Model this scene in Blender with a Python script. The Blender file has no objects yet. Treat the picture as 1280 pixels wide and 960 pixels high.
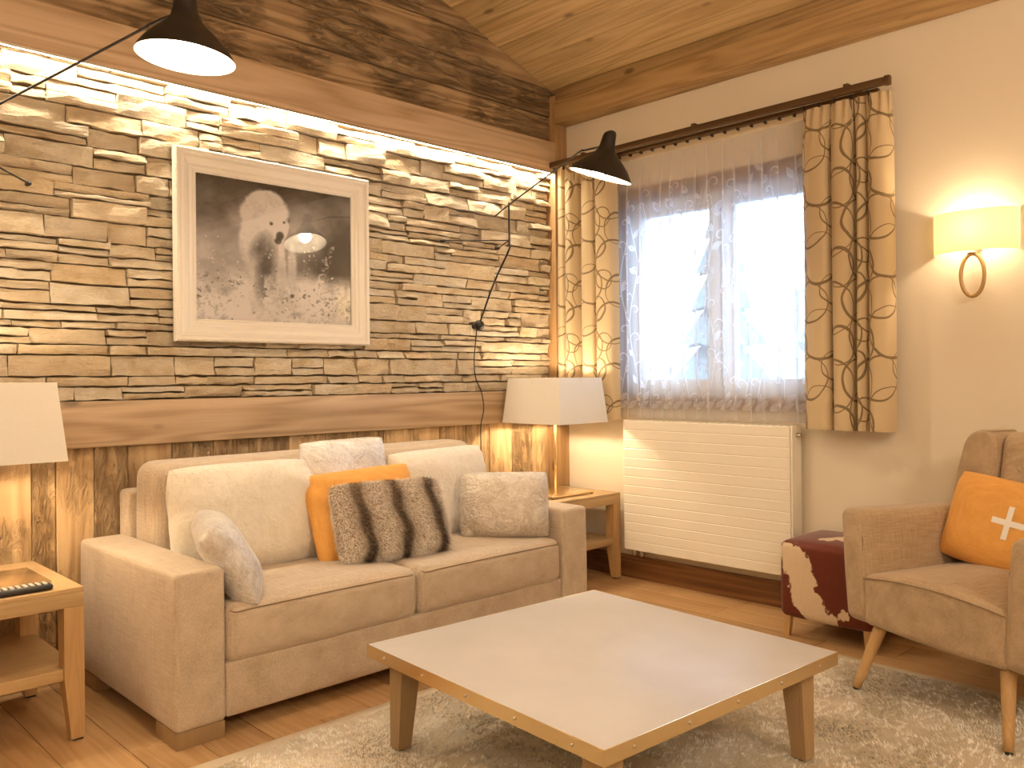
import bpy, bmesh, math, random
import numpy as np
from mathutils import Vector, Matrix, noise as mnoise

rnd = random.Random(7)
nrs = np.random.RandomState(11)
scene = bpy.context.scene
COL = scene.collection

# ------------------------------------------------------------------ camera
CAM = Vector((-4.065, -3.728, 1.2))
YAW, ROLL, FPX = 0.77219, 0.00885, 1061.5
cam_data = bpy.data.cameras.new('camera')
cam = bpy.data.objects.new('camera', cam_data)
COL.objects.link(cam)
_f = Vector((math.sin(YAW), math.cos(YAW), 0))
_r0 = Vector((math.cos(YAW), -math.sin(YAW), 0))
_u0 = Vector((0, 0, 1))
_r = (_r0 * math.cos(ROLL) - _u0 * math.sin(ROLL))
_u = (_u0 * math.cos(ROLL) + _r0 * math.sin(ROLL))
M = Matrix((( _r.x, _u.x, -_f.x, CAM.x), (_r.y, _u.y, -_f.y, CAM.y), (_r.z, _u.z, -_f.z, CAM.z), (0, 0, 0, 1)))
cam.matrix_world = M
cam_data.sensor_width = 36.0
cam_data.lens = FPX / 1280 * 36
cam_data.shift_y = -(480 - 472.365) / 1280
cam_data.clip_start = 0.05
cam_data.clip_end = 400
scene.camera = cam

# ------------------------------------------------------------------ view, world
scene.view_settings.view_transform = 'Standard'
scene.view_settings.look = 'None'
scene.view_settings.gamma = 1.0
scene.view_settings.use_curve_mapping = False
scene.view_settings.exposure = 0.38
SKY_STRENGTH = 8.0
BULB = (1.0, 0.78, 0.52)
world = bpy.data.worlds.new('world')
scene.world = world
world.use_nodes = True
wn = world.node_tree
for n in list(wn.nodes):
    wn.nodes.remove(n)
wo = wn.nodes.new('ShaderNodeOutputWorld')
wb = wn.nodes.new('ShaderNodeBackground')
wb.inputs['Color'].default_value = (0.64, 0.81, 1.0, 1)
wb.inputs['Strength'].default_value = SKY_STRENGTH
wn.links.new(wb.outputs[0], wo.inputs[0])


# ------------------------------------------------------------------ material helpers
class NT:
    """tiny helper around a node tree"""
    def __init__(self, name):
        self.m = bpy.data.materials.new(name)
        self.m.use_nodes = True
        self.t = self.m.node_tree
        for n in list(self.t.nodes):
            self.t.nodes.remove(n)
        self.out = self.t.nodes.new('ShaderNodeOutputMaterial')

    def n(self, kind, **kw):
        nd = self.t.nodes.new(kind)
        for k, v in kw.items():
            setattr(nd, k, v)
        return nd

    def l(self, a, b):
        self.t.links.new(a, b)

    def math(self, op, a, b=None, c=None, clamp=False):
        nd = self.n('ShaderNodeMath', operation=op, use_clamp=clamp)
        for i, v in enumerate((a, b, c)):
            if v is None:
                continue
            if isinstance(v, (int, float)):
                nd.inputs[i].default_value = v
            else:
                self.l(v, nd.inputs[i])
        return nd.outputs[0]

    def ramp(self, fac, stops):
        nd = self.n('ShaderNodeValToRGB')
        cr = nd.color_ramp
        while len(cr.elements) < len(stops):
            cr.elements.new(0.5)
        for e, (p, c) in zip(cr.elements, stops):
            e.position = p
            e.color = tuple(c) + (1,) if len(c) == 3 else c
        self.l(fac, nd.inputs[0])
        return nd.outputs[0]

    def mix(self, fac, a, b, blend='MIX'):
        nd = self.n('ShaderNodeMix', data_type='RGBA', blend_type=blend)
        for sock, v in ((nd.inputs[0], fac), (nd.inputs[6], a), (nd.inputs[7], b)):
            if isinstance(v, (int, float)):
                sock.default_value = v
            elif isinstance(v, (tuple, list)):
                sock.default_value = tuple(v) + (1,) if len(v) == 3 else v
            else:
                self.l(v, sock)
        return nd.outputs[2]

    def noise(self, vec, scale, detail=4, rough=0.55, dist=0.0):
        nd = self.n('ShaderNodeTexNoise')
        nd.inputs['Scale'].default_value = scale
        nd.inputs['Detail'].default_value = detail
        nd.inputs['Roughness'].default_value = rough
        nd.inputs['Distortion'].default_value = dist
        if vec is not None:
            self.l(vec, nd.inputs['Vector'])
        return nd.outputs[0]

    def coords(self, scale=(1, 1, 1), rand=True, kind='Object'):
        tc = self.n('ShaderNodeTexCoord')
        mp = self.n('ShaderNodeMapping')
        mp.inputs['Scale'].default_value = scale
        self.l(tc.outputs[kind], mp.inputs['Vector'])
        if not rand:
            return mp.outputs[0]
        oi = self.n('ShaderNodeObjectInfo')
        cb = self.n('ShaderNodeCombineXYZ')
        self.l(self.math('MULTIPLY', oi.outputs['Random'], 37.0), cb.inputs[0])
        self.l(self.math('MULTIPLY', oi.outputs['Random'], 91.0), cb.inputs[1])
        self.l(self.math('MULTIPLY', oi.outputs['Random'], 53.0), cb.inputs[2])
        ad = self.n('ShaderNodeVectorMath', operation='ADD')
        self.l(mp.outputs[0], ad.inputs[0])
        self.l(cb.outputs[0], ad.inputs[1])
        return ad.outputs[0]

    def rand(self):
        return self.n('ShaderNodeObjectInfo').outputs['Random']

    def bump(self, h, strength=0.3, dist=0.01, normal=None):
        nd = self.n('ShaderNodeBump')
        nd.inputs['Strength'].default_value = strength
        nd.inputs['Distance'].default_value = dist
        self.l(h, nd.inputs['Height'])
        if normal is not None:
            self.l(normal, nd.inputs['Normal'])
        return nd.outputs[0]

    def principled(self, color, rough=0.6, metallic=0.0, normal=None, sheen=0.0, spec=0.5, coat=0.0):
        b = self.n('ShaderNodeBsdfPrincipled')
        for k, v in (('Base Color', color), ('Roughness', rough), ('Metallic', metallic)):
            s = b.inputs[k]
            if isinstance(v, (int, float)):
                s.default_value = v
            elif isinstance(v, (tuple, list)):
                s.default_value = tuple(v) + (1,) if len(v) == 3 else v
            else:
                self.l(v, s)
        b.inputs['Specular IOR Level'].default_value = spec
        if sheen:
            b.inputs['Sheen Weight'].default_value = sheen
            b.inputs['Sheen Roughness'].default_value = 0.4
        if coat:
            b.inputs['Coat Weight'].default_value = coat
        if normal is not None:
            self.l(normal, b.inputs['Normal'])
        return b

    def done(self, shader):
        self.l(shader.outputs[0] if hasattr(shader, 'outputs') else shader, self.out.inputs[0])
        return self.m


def srgb(r, g, b):
    def c(x):
        x /= 255.0
        return x / 12.92 if x <= 0.04045 else ((x + 0.055) / 1.055) ** 2.4
    return (c(r), c(g), c(b))


def mat_plain(name, col, rough=0.6, metallic=0.0, spec=0.5, noise_amt=0.04, coat=0.0):
    t = NT(name)
    v = t.coords()
    n = t.noise(v, 9, 4)
    c = t.mix(t.math('MULTIPLY', n, noise_amt * 4), col, tuple(x * 0.72 for x in col))
    r = t.math('ADD', t.math('MULTIPLY', n, 0.12), rough - 0.06)
    return t.done(t.principled(c, r, metallic, None, spec=spec, coat=coat))


def mat_wood(name, light, mid, dark, axis=0, hewn=0.0, rough=0.6, freq=1.0, coat=0.0, knots=True, contrast=1.0):
    """long-grained timber, the grain running along the given object axis"""
    t = NT(name)
    sc = [11.0 * freq] * 3
    sc[axis] = 0.75 * freq
    v = t.coords(tuple(sc))
    n1 = t.noise(v, 0.55, 2, 0.5, 0.35)
    rings = t.math('SINE', t.math('MULTIPLY', n1, 62.0))
    rings = t.math('ADD', t.math('MULTIPLY', rings, 0.5), 0.5)
    sc2 = [70.0 * freq] * 3
    sc2[axis] = 2.0 * freq
    v2 = t.coords(tuple(sc2))
    fib = t.noise(v2, 1.0, 4, 0.65)
    sc3 = [2.2] * 3
    sc3[axis] = 0.6
    big = t.noise(t.coords(tuple(sc3)), 1.0, 3, 0.6)
    g = t.math('ADD', t.math('MULTIPLY', rings, 0.34 * contrast), t.math('MULTIPLY', fib, 0.42 * contrast))
    g = t.math('ADD', g, t.math('MULTIPLY', big, 0.45))
    g = t.math('ADD', g, 0.02 + 0.38 * (1 - contrast))
    col = t.ramp(g, [(0.28, dark), (0.52, mid), (0.80, light)])
    rv = t.math('ADD', t.math('MULTIPLY', t.rand(), 0.30), 0.84)
    vm = t.n('ShaderNodeVectorMath', operation='SCALE')
    t.l(col, vm.inputs[0])
    t.l(rv, vm.inputs['Scale'])
    col = vm.outputs[0]
    h = t.math('ADD', t.math('MULTIPLY', rings, 0.35), t.math('MULTIPLY', fib, 0.65))
    if knots:
        sck = [5.0] * 3
        sck[axis] = 2.2
        vo = t.n('ShaderNodeTexVoronoi', feature='F1')
        vo.inputs['Scale'].default_value = 1.0
        t.l(t.coords(tuple(sck)), vo.inputs['Vector'])
        k = t.ramp(vo.outputs['Distance'], [(0.05, (1, 1, 1)), (0.11, (0, 0, 0))])
        col = t.mix(t.math('MULTIPLY', k, 0.75), col, tuple(x * 0.45 for x in dark))
    nm = t.bump(h, 0.35, 0.004)
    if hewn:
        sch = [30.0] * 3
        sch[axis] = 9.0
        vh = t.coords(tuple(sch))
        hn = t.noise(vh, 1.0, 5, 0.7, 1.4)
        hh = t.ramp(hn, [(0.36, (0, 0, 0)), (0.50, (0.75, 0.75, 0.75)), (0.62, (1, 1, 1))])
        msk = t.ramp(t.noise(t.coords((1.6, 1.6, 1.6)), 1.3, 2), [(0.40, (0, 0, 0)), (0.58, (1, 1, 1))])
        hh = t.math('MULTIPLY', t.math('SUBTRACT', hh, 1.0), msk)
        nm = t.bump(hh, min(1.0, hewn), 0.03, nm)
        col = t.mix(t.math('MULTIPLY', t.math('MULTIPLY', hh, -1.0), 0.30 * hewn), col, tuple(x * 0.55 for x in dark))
    return t.done(t.principled(col, rough, 0.0, nm, spec=0.35, coat=coat))


def mat_fabric(name, col, col2, scale=420, rough=0.9, sheen=0.25, melange=0.5):
    """woven upholstery: two thread directions plus a blotchy melange"""
    t = NT(name)
    v = t.coords((1, 1, 1), rand=False)
    va = t.coords((scale, scale * 0.06, scale), rand=False)
    vb = t.coords((scale * 0.06, scale, scale * 0.06), rand=False)
    n1 = t.noise(va, 1.0, 2)
    n2 = t.noise(vb, 1.0, 2)
    w = t.math('MULTIPLY', t.math('ADD', n1, n2), 0.5)
    bl = t.noise(v, 14, 5, 0.7)
    f = t.math('ADD', t.math('MULTIPLY', w, 0.75), t.math('MULTIPLY', bl, 0.35 * melange))
    c = t.ramp(f, [(0.26 + 0.1 * melange, col2), (0.50 + 0.1 * melange, col)])
    nm = t.bump(w, 0.25, 0.002)
    return t.done(t.principled(c, rough, 0, nm, sheen=sheen, spec=0.2))


def mat_velvet(name, col, col2, metallic=0.25, rough=0.42):
    t = NT(name)
    v = t.coords((1, 1, 1))
    n = t.noise(v, 9, 6, 0.75, 1.2)
    n2 = t.noise(v, 55, 4, 0.7, 0.8)
    f = t.math('ADD', t.math('MULTIPLY', n, 0.65), t.math('MULTIPLY', n2, 0.45))
    c = t.ramp(f, [(0.35, col2), (0.68, col)])
    nm = t.bump(f, 0.9, 0.016)
    return t.done(t.principled(c, rough, metallic, nm, sheen=0.6, spec=0.5))


# ------------------------------------------------------------------ mesh helpers
def add_obj(name, me, mat=None, parent=None, loc=None, rot=None):
    o = bpy.data.objects.new(name, me)
    COL.objects.link(o)
    if mat is not None and not me.materials:
        me.materials.append(mat)
    if parent is not None:
        o.parent = parent
    if loc is not None:
        o.location = loc
    if rot is not None:
        o.rotation_euler = rot
    return o


def mesh_of(name, verts, faces, smooth=False):
    me = bpy.data.meshes.new(name)
    me.from_pydata([tuple(v) for v in verts], [], faces)
    me.update()
    if smooth:
        me.polygons.foreach_set('use_smooth', [True] * len(me.polygons))
    return me


def bm_mesh(name, bm, smooth=False, angle=None):
    bmesh.ops.recalc_face_normals(bm, faces=bm.faces)
    me = bpy.data.meshes.new(name)
    bm.to_mesh(me)
    bm.free()
    if smooth:
        me.polygons.foreach_set('use_smooth', [True] * len(me.polygons))
        if angle:
            me.set_sharp_from_angle(angle=math.radians(angle))
    return me


def bm_box(bm, a, b):
    x0, y0, z0 = a
    x1, y1, z1 = b
    vs = [bm.verts.new(p) for p in ((x0, y0, z0), (x1, y0, z0), (x1, y1, z0), (x0, y1, z0),
                                    (x0, y0, z1), (x1, y0, z1), (x1, y1, z1), (x0, y1, z1))]
    fs = [(0, 3, 2, 1), (4, 5, 6, 7), (0, 1, 5, 4), (1, 2, 6, 5), (2, 3, 7, 6), (3, 0, 4, 7)]
    return vs, [bm.faces.new([vs[i] for i in f]) for f in fs]


def box(name, a, b, mat, parent=None, bevel=0.0, seg=2, local=False, smooth=True):
    """box between two world corners; its origin sits at its own centre"""
    c = Vector([(p + q) / 2 for p, q in zip(a, b)])
    bm = bmesh.new()
    bm_box(bm, [min(p, q) - cc for p, q, cc in zip(a, b, c)], [max(p, q) - cc for p, q, cc in zip(a, b, c)])
    if bevel:
        bmesh.ops.bevel(bm, geom=list(bm.edges), offset=bevel, segments=seg, affect='EDGES', profile=0.5)
    me = bm_mesh(name, bm, bool(bevel) and smooth, 40)
    return add_obj(name, me, mat, parent, c)


def prism(name, pts, axis, lo, hi, mat, parent=None, bevel=0.0, seg=2, smooth=True):
    """polygon pts (2D) extruded along axis from lo to hi. axis 'x': pts=(y,z); 'y': pts=(x,z); 'z': pts=(x,y)"""
    def P(a, b, t):
        return {'x': (t, a, b), 'y': (a, t, b), 'z': (a, b, t)}[axis]
    ca = sum(p[0] for p in pts) / len(pts)
    cb = sum(p[1] for p in pts) / len(pts)
    c = Vector(P(ca, cb, (lo + hi) / 2))
    bm = bmesh.new()
    v0 = [bm.verts.new(Vector(P(a, b, lo)) - c) for a, b in pts]
    v1 = [bm.verts.new(Vector(P(a, b, hi)) - c) for a, b in pts]
    n = len(pts)
    bm.faces.new(v0)
    bm.faces.new(v1[::-1])
    for i in range(n):
        bm.faces.new((v0[i], v1[i], v1[(i + 1) % n], v0[(i + 1) % n]))
    if bevel:
        bmesh.ops.recalc_face_normals(bm, faces=bm.faces)
        bmesh.ops.bevel(bm, geom=list(bm.edges), offset=bevel, segments=seg, affect='EDGES', profile=0.5)
    me = bm_mesh(name, bm, bool(bevel) and smooth, 40)
    return add_obj(name, me, mat, parent, c)


def soft_box(name, a, b, r, mat, parent=None, bulge=(0, 0, 0), n=9, rn=4, wob=0.0, seed=0, shear=None):
    """upholstered block: rounded edges, cushioned faces; bulge per axis in metres"""
    c = Vector([(p + q) / 2 for p, q in zip(a, b)])
    h = [abs(q - p) / 2 for p, q in zip(a, b)]
    r = min([r] + [x * 0.98 for x in h])

    def axis_coords(hh):
        core = hh - r
        arr = [-hh + r * (1 - math.cos(math.pi / 2 * i / rn)) for i in range(rn)]
        arr = [-core - r * math.sin(math.pi / 2 * (1 - i / rn)) for i in range(rn)]
        mid = [-core + 2 * core * i / (n - 1) for i in range(n)]
        return arr + mid + [-x for x in arr[::-1]]
    ax = [axis_coords(x) for x in h]
    idx = {}
    verts = []
    faces = []

    def vid(i, j, k):
        key = (i, j, k)
        if key not in idx:
            q = [ax[0][i], ax[1][j], ax[2][k]]
            core = [max(-(hh - r), min(hh - r, x)) for x, hh in zip(q, h)]
            d = Vector([x - y for x, y in zip(q, core)])
            if d.length > 1e-9:
                d = d.normalized() * r
            p = Vector(core) + d
            u = [max(-1, min(1, p[m] / h[m])) for m in range(3)]
            for m in range(3):
                if bulge[m]:
                    o1, o2 = [w for w in range(3) if w != m]
                    p[m] += bulge[m] * u[m] * (1 - u[o1] ** 2) * (1 - u[o2] ** 2)
            if wob:
                p += mnoise.noise_vector(Vector(p) * 5.0 + Vector((seed * 3.1, seed * 1.7, seed))) * wob
            if shear:
                p = shear(p, h)
            idx[key] = len(verts)
            verts.append(p)
        return idx[key]
    N = [len(x) - 1 for x in ax]
    for fixed in range(3):
        o1, o2 = [w for w in range(3) if w != fixed]
        for side in (0, N[fixed]):
            for i in range(N[o1]):
                for j in range(N[o2]):
                    quad = []
                    for di, dj in ((0, 0), (1, 0), (1, 1), (0, 1)):
                        key = [0, 0, 0]
                        key[fixed] = side
                        key[o1] = i + di
                        key[o2] = j + dj
                        quad.append(vid(*key))
                    faces.append(quad)
    bm = bmesh.new()
    bv = [bm.verts.new(v) for v in verts]
    for f in faces:
        try:
            bm.faces.new([bv[i] for i in f])
        except ValueError:
            pass
    return add_obj(name, bm_mesh(name, bm, True), mat, parent, c)


def tube_mesh(name, pts, r, seg=8, closed=False, taper=None):
    pts = [Vector(p) for p in pts]
    n = len(pts)
    verts, faces = [], []
    up = Vector((0.13, 0.21, 0.97))
    prev = None
    for i, p in enumerate(pts):
        if closed:
            t = (pts[(i + 1) % n] - pts[i - 1]).normalized()
        else:
            t = (pts[min(i + 1, n - 1)] - pts[max(i - 1, 0)]).normalized()
        if prev is None:
            a = t.cross(up)
            if a.length < 1e-3:
                a = t.cross(Vector((1, 0, 0)))
        else:
            a = prev - t * prev.dot(t)
        a.normalize()
        prev = a
        b = t.cross(a)
        rr = r if taper is None else taper[i]
        for k in range(seg):
            an = 2 * math.pi * k / seg
            verts.append(p + (a * math.cos(an) + b * math.sin(an)) * rr)
    m = n if closed else n - 1
    for i in range(m):
        for k in range(seg):
            faces.append((i * seg + k, i * seg + (k + 1) % seg, ((i + 1) % n) * seg + (k + 1) % seg, ((i + 1) % n) * seg + k))
    if not closed:
        faces.append(tuple(range(seg))[::-1])
        faces.append(tuple((n - 1) * seg + k for k in range(seg)))
    return mesh_of(name, verts, faces, True)


def tube(name, pts, r, mat, parent=None, seg=8, closed=False, taper=None):
    pts = [Vector(p) for p in pts]
    c = sum(pts, Vector()) / len(pts)
    return add_obj(name, tube_mesh(name, [p - c for p in pts], r, seg, closed, taper), mat, parent, c)


def spline(pts, sub=6):
    """Catmull-Rom through the points (tuples of any length)"""
    out = []
    P = [np.array(p, float) for p in pts]
    for i in range(len(P) - 1):
        p0, p1, p2, p3 = P[max(i - 1, 0)], P[i], P[i + 1], P[min(i + 2, len(P) - 1)]
        for k in range(sub):
            t = k / sub
            out.append(0.5 * ((2 * p1) + (-p0 + p2) * t + (2 * p0 - 5 * p1 + 4 * p2 - p3) * t * t + (-p0 + 3 * p1 - 3 * p2 + p3) * t ** 3))
    out.append(P[-1])
    return out


def blades(name, pts, dirs, widths, mat, parent, cols=None, up=None):
    """thousands of thin pointed fibres as one mesh (pts, dirs: n x 3 arrays)"""
    n = len(pts)
    side = np.cross(dirs, nrs.normal(size=(n, 3)) if up is None else up + nrs.normal(size=(n, 3)) * 0.25)
    side /= np.linalg.norm(side, axis=1)[:, None] + 1e-9
    side *= widths[:, None]
    v = np.empty((n, 3, 3))
    v[:, 0] = pts - side
    v[:, 1] = pts + side
    v[:, 2] = pts + dirs
    me = bpy.data.meshes.new(name)
    me.vertices.add(3 * n)
    me.vertices.foreach_set('co', v.reshape(-1))
    me.loops.add(3 * n)
    me.loops.foreach_set('vertex_index', np.arange(3 * n, dtype=np.int32))
    me.polygons.add(n)
    me.polygons.foreach_set('loop_start', np.arange(0, 3 * n, 3, dtype=np.int32))
    me.update(calc_edges=True)
    if cols is not None:
        at = me.color_attributes.new('Col', 'FLOAT_COLOR', 'POINT')
        c4 = np.ones((n, 3, 4))
        c4[:, :, :3] = cols[:, None, :]
        at.data.foreach_set('color', c4.reshape(-1))
    o = add_obj(name, me, mat, parent)
    o['kind'] = 'stuff'
    return o


def fbm_grid(ny, nx, base, octs=5, seed=0, rough=0.55):
    """smooth value noise on an ny x nx grid, about 0..1"""
    r = np.random.RandomState(seed)
    out = np.zeros((ny, nx))
    amp, tot = 1.0, 0.0
    for o in range(octs):
        gy, gx = int(base * 2 ** o) + 2, int(base * 2 ** o) + 2
        g = r.rand(gy + 1, gx + 1)
        yy = np.linspace(0, gy - 1.001, ny)
        xx = np.linspace(0, gx - 1.001, nx)
        y0, x0 = yy.astype(int), xx.astype(int)
        fy, fx = (yy - y0)[:, None], (xx - x0)[None, :]
        fy, fx = fy * fy * (3 - 2 * fy), fx * fx * (3 - 2 * fx)
        v = (g[np.ix_(y0, x0)] * (1 - fy) * (1 - fx) + g[np.ix_(y0, x0 + 1)] * (1 - fy) * fx +
             g[np.ix_(y0 + 1, x0)] * fy * (1 - fx) + g[np.ix_(y0 + 1, x0 + 1)] * fy * fx)
        out += v * amp
        tot += amp
        amp *= rough
    return out / tot


def thing(name, label, cat, loc=(0, 0, 0), group=None, rotz=0.0):
    o = bpy.data.objects.new(name, None)
    o.empty_display_size = 0.1
    COL.objects.link(o)
    o.location = loc
    o.rotation_euler = (0, 0, rotz)
    return tag(o, label, cat, group)


def tag(o, label, cat, group=None):
    o['label'] = label
    o['category'] = cat
    if group:
        o['group'] = group
    return o


def struct(o):
    """marks a piece of the setting; its origin moves to the world origin so that pieces can be parented to it"""
    o['kind'] = 'structure'
    if o.type == 'MESH' and o.location.length > 0:
        o.data.transform(Matrix.Translation(o.location))
        o.location = (0, 0, 0)
    return o


def adopt(parent, *objs):
    """parent objects built in world space, keeping where they stand"""
    bpy.context.view_layer.update()
    inv = parent.matrix_world.inverted()
    for o in objs:
        o.parent = parent
        o.matrix_parent_inverse = inv
    return parent


# ------------------------------------------------------------------ materials
M_plaster = mat_plain('plaster', (0.78, 0.685, 0.535), 0.85, spec=0.15, noise_amt=0.02)
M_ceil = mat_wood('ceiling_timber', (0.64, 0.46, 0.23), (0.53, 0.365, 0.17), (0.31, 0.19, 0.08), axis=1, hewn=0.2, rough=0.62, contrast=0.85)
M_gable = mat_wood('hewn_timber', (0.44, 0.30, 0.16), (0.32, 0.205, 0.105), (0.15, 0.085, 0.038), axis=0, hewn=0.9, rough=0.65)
M_fascia = mat_wood('brushed_spruce', (0.55, 0.395, 0.25), (0.45, 0.31, 0.185), (0.29, 0.185, 0.10), axis=0, rough=0.5, contrast=0.95)
M_beam = mat_wood('beam_timber', (0.48, 0.315, 0.145), (0.38, 0.24, 0.105), (0.22, 0.125, 0.05), axis=1, hewn=0.15, rough=0.6, contrast=0.9)
M_post = mat_wood('post_timber', (0.48, 0.29, 0.13), (0.37, 0.215, 0.092), (0.22, 0.12, 0.05), axis=2, rough=0.6, contrast=0.8)
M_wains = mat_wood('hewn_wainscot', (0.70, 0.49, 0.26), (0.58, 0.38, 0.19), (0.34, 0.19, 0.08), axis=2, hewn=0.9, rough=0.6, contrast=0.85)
M_floor = mat_wood('oak_floor', (0.60, 0.385, 0.19), (0.50, 0.30, 0.135), (0.36, 0.195, 0.08), axis=1, rough=0.34, freq=1.3, knots=False, contrast=0.6)
M_base = mat_wood('baseboard_oak', (0.26, 0.125, 0.047), (0.18, 0.08, 0.028), (0.09, 0.037, 0.012), axis=1, rough=0.5, knots=False)
M_oak = mat_wood('satin_oak', (0.52, 0.355, 0.18), (0.45, 0.295, 0.14), (0.36, 0.225, 0.10), axis=0, rough=0.4, freq=2.5, knots=False, contrast=0.35)
M_legwood = mat_wood('turned_oak', (0.56, 0.36, 0.165), (0.47, 0.285, 0.12), (0.35, 0.195, 0.075), axis=2, rough=0.42, freq=2.5, knots=False, contrast=0.4)
M_sofa = mat_fabric('sofa_linen', (0.60, 0.485, 0.36), (0.43, 0.335, 0.235), scale=200, melange=0.12)
M_chair = mat_fabric('armchair_linen', (0.52, 0.385, 0.245), (0.36, 0.255, 0.155), scale=230, melange=0.12)
M_seam = mat_plain('seam_thread', (0.27, 0.185, 0.11), 0.9, spec=0.1)
M_cream = mat_velvet('cream_velvet', (0.88, 0.80, 0.67), (0.74, 0.65, 0.51), 0.0, 0.62)
M_silver = mat_velvet('silver_crushed_velvet', (0.90, 0.87, 0.83), (0.47, 0.42, 0.37), 0.6, 0.27)
M_taupe = mat_velvet('taupe_satin_velvet', (0.76, 0.69, 0.60), (0.42, 0.345, 0.26), 0.5, 0.30)
M_orange = mat_fabric('ochre_cotton', (0.78, 0.40, 0.11), (0.66, 0.32, 0.075), scale=300, melange=0.2, sheen=0.1)
M_white = mat_plain('white_print', (0.86, 0.83, 0.76), 0.8, spec=0.2)
M_frame = mat_plain('ivory_lacquer', (0.82, 0.76, 0.66), 0.42, spec=0.5, noise_amt=0.02)
M_rad = mat_plain('radiator_enamel', (0.84, 0.77, 0.64), 0.38, spec=0.5, noise_amt=0.01)
M_black = mat_plain('black_lacquer', (0.012, 0.010, 0.009), 0.42, spec=0.5)
M_inner = mat_plain('reflector_white', (0.85, 0.82, 0.76), 0.6, spec=0.3, noise_amt=0.01)
M_bronze = mat_plain('bronze', (0.13, 0.075, 0.035), 0.42, 0.6)
M_brass = mat_plain('brushed_brass', (0.86, 0.69, 0.42), 0.24, 0.95, noise_amt=0.004)
M_champ = mat_wood('champagne_oak', (0.40, 0.265, 0.135), (0.35, 0.225, 0.11), (0.28, 0.17, 0.078), axis=2, rough=0.38, freq=2.5, knots=False, contrast=0.3)
M_steel = mat_plain('satin_nickel', (0.62, 0.57, 0.48), 0.32, 0.95)
M_dark = mat_plain('black_plastic', (0.016, 0.013, 0.012), 0.4)
M_shade = None


def mat_tabletop():
    t = NT('stone_grey_laminate')
    v = t.coords((1, 1, 1), rand=False)
    n = t.noise(v, 4, 6, 0.6)
    c = t.ramp(n, [(0.3, (0.55, 0.52, 0.50)), (0.7, (0.61, 0.58, 0.56))])
    return t.done(t.principled(c, 0.40, 0, None, spec=0.5))


M_top = mat_tabletop()


def mat_stone():
    t = NT('ledge_stone')
    v = t.coords((1, 1.6, 1.6))
    n = t.noise(v, 7, 6, 0.62, 0.5)
    n2 = t.noise(t.coords((9, 20, 34)), 1.0, 6, 0.7, 0.3)
    c1 = t.ramp(n, [(0.25, (0.50, 0.39, 0.25)), (0.42, (0.68, 0.59, 0.45)), (0.58, (0.77, 0.70, 0.58)), (0.8, (0.84, 0.79, 0.69))])
    rv = t.rand()
    c2 = t.ramp(rv, [(0.0, (0.80, 0.74, 0.66)), (0.3, (1.0, 0.93, 0.80)), (0.55, (0.97, 0.96, 0.93)), (0.75, (1.0, 0.87, 0.68)), (1.0, (0.86, 0.83, 0.79))])
    c = t.mix(0.85, c1, c2, 'MULTIPLY')
    c = t.mix(t.math('MULTIPLY', n2, 0.32), c, (0.46, 0.34, 0.20))
    h = t.math('ADD', t.math('MULTIPLY', n2, 0.6), t.math('MULTIPLY', t.noise(v, 45, 5, 0.7), 0.4))
    return t.done(t.principled(c, 0.85, 0, t.bump(h, 1.0, 0.024), spec=0.2))


M_stone = mat_stone()
M_mortar = mat_plain('mortar_joint', (0.30, 0.22, 0.14), 0.95, spec=0.1)  # dark tan mortar backing behind the stones


def mat_emit(name, col, strength):
    t = NT(name)
    e = t.n('ShaderNodeEmission')
    e.inputs[0].default_value = tuple(col) + (1,)
    e.inputs[1].default_value = strength
    return t.done(e)


def mat_shade(name, col, trans):
    """lamp-shade cloth: mostly opaque, lets a little light through"""
    t = NT(name)
    v = t.coords((160, 160, 160), rand=False)
    n = t.noise(v, 1, 2)
    d = t.n('ShaderNodeBsdfDiffuse')
    tr = t.n('ShaderNodeBsdfTranslucent')
    c = t.mix(n, tuple(x * 0.93 for x in col), col)
    t.l(c, d.inputs[0])
    t.l(c, tr.inputs[0])
    mx = t.n('ShaderNodeMixShader')
    mx.inputs[0].default_value = trans
    t.l(d.outputs[0], mx.inputs[1])
    t.l(tr.outputs[0], mx.inputs[2])
    return t.done(mx)


FILL_GLOW = mat_emit('fill_glow', (1.0, 0.88, 0.73), 30.0)  # glow of the unseen globes added as ambient fill
M_shade = mat_shade('card_shade', (0.82, 0.77, 0.68), 0.03)
M_sconce = mat_shade('parchment_shade', (0.92, 0.87, 0.66), 0.55)


def mat_glass(name, refl=0.08, tint=(1, 1, 1), rough=0.0):
    t = NT(name)
    tr = t.n('ShaderNodeBsdfTransparent')
    tr.inputs[0].default_value = tuple(tint) + (1,)
    gl = t.n('ShaderNodeBsdfGlossy')
    gl.inputs['Roughness'].default_value = rough
    fr = t.n('ShaderNodeFresnel')
    fr.inputs[0].default_value = 1.5
    mx = t.n('ShaderNodeMixShader')
    t.l(t.math('MULTIPLY', fr.outputs[0], refl / 0.04), mx.inputs[0])
    t.l(tr.outputs[0], mx.inputs[1])
    t.l(gl.outputs[0], mx.inputs[2])
    return t.done(mx)


M_glass = mat_glass('window_glass', 0.04, (0.97, 0.985, 1.0))
M_picglass = mat_glass('picture_glass', 0.055)


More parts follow.
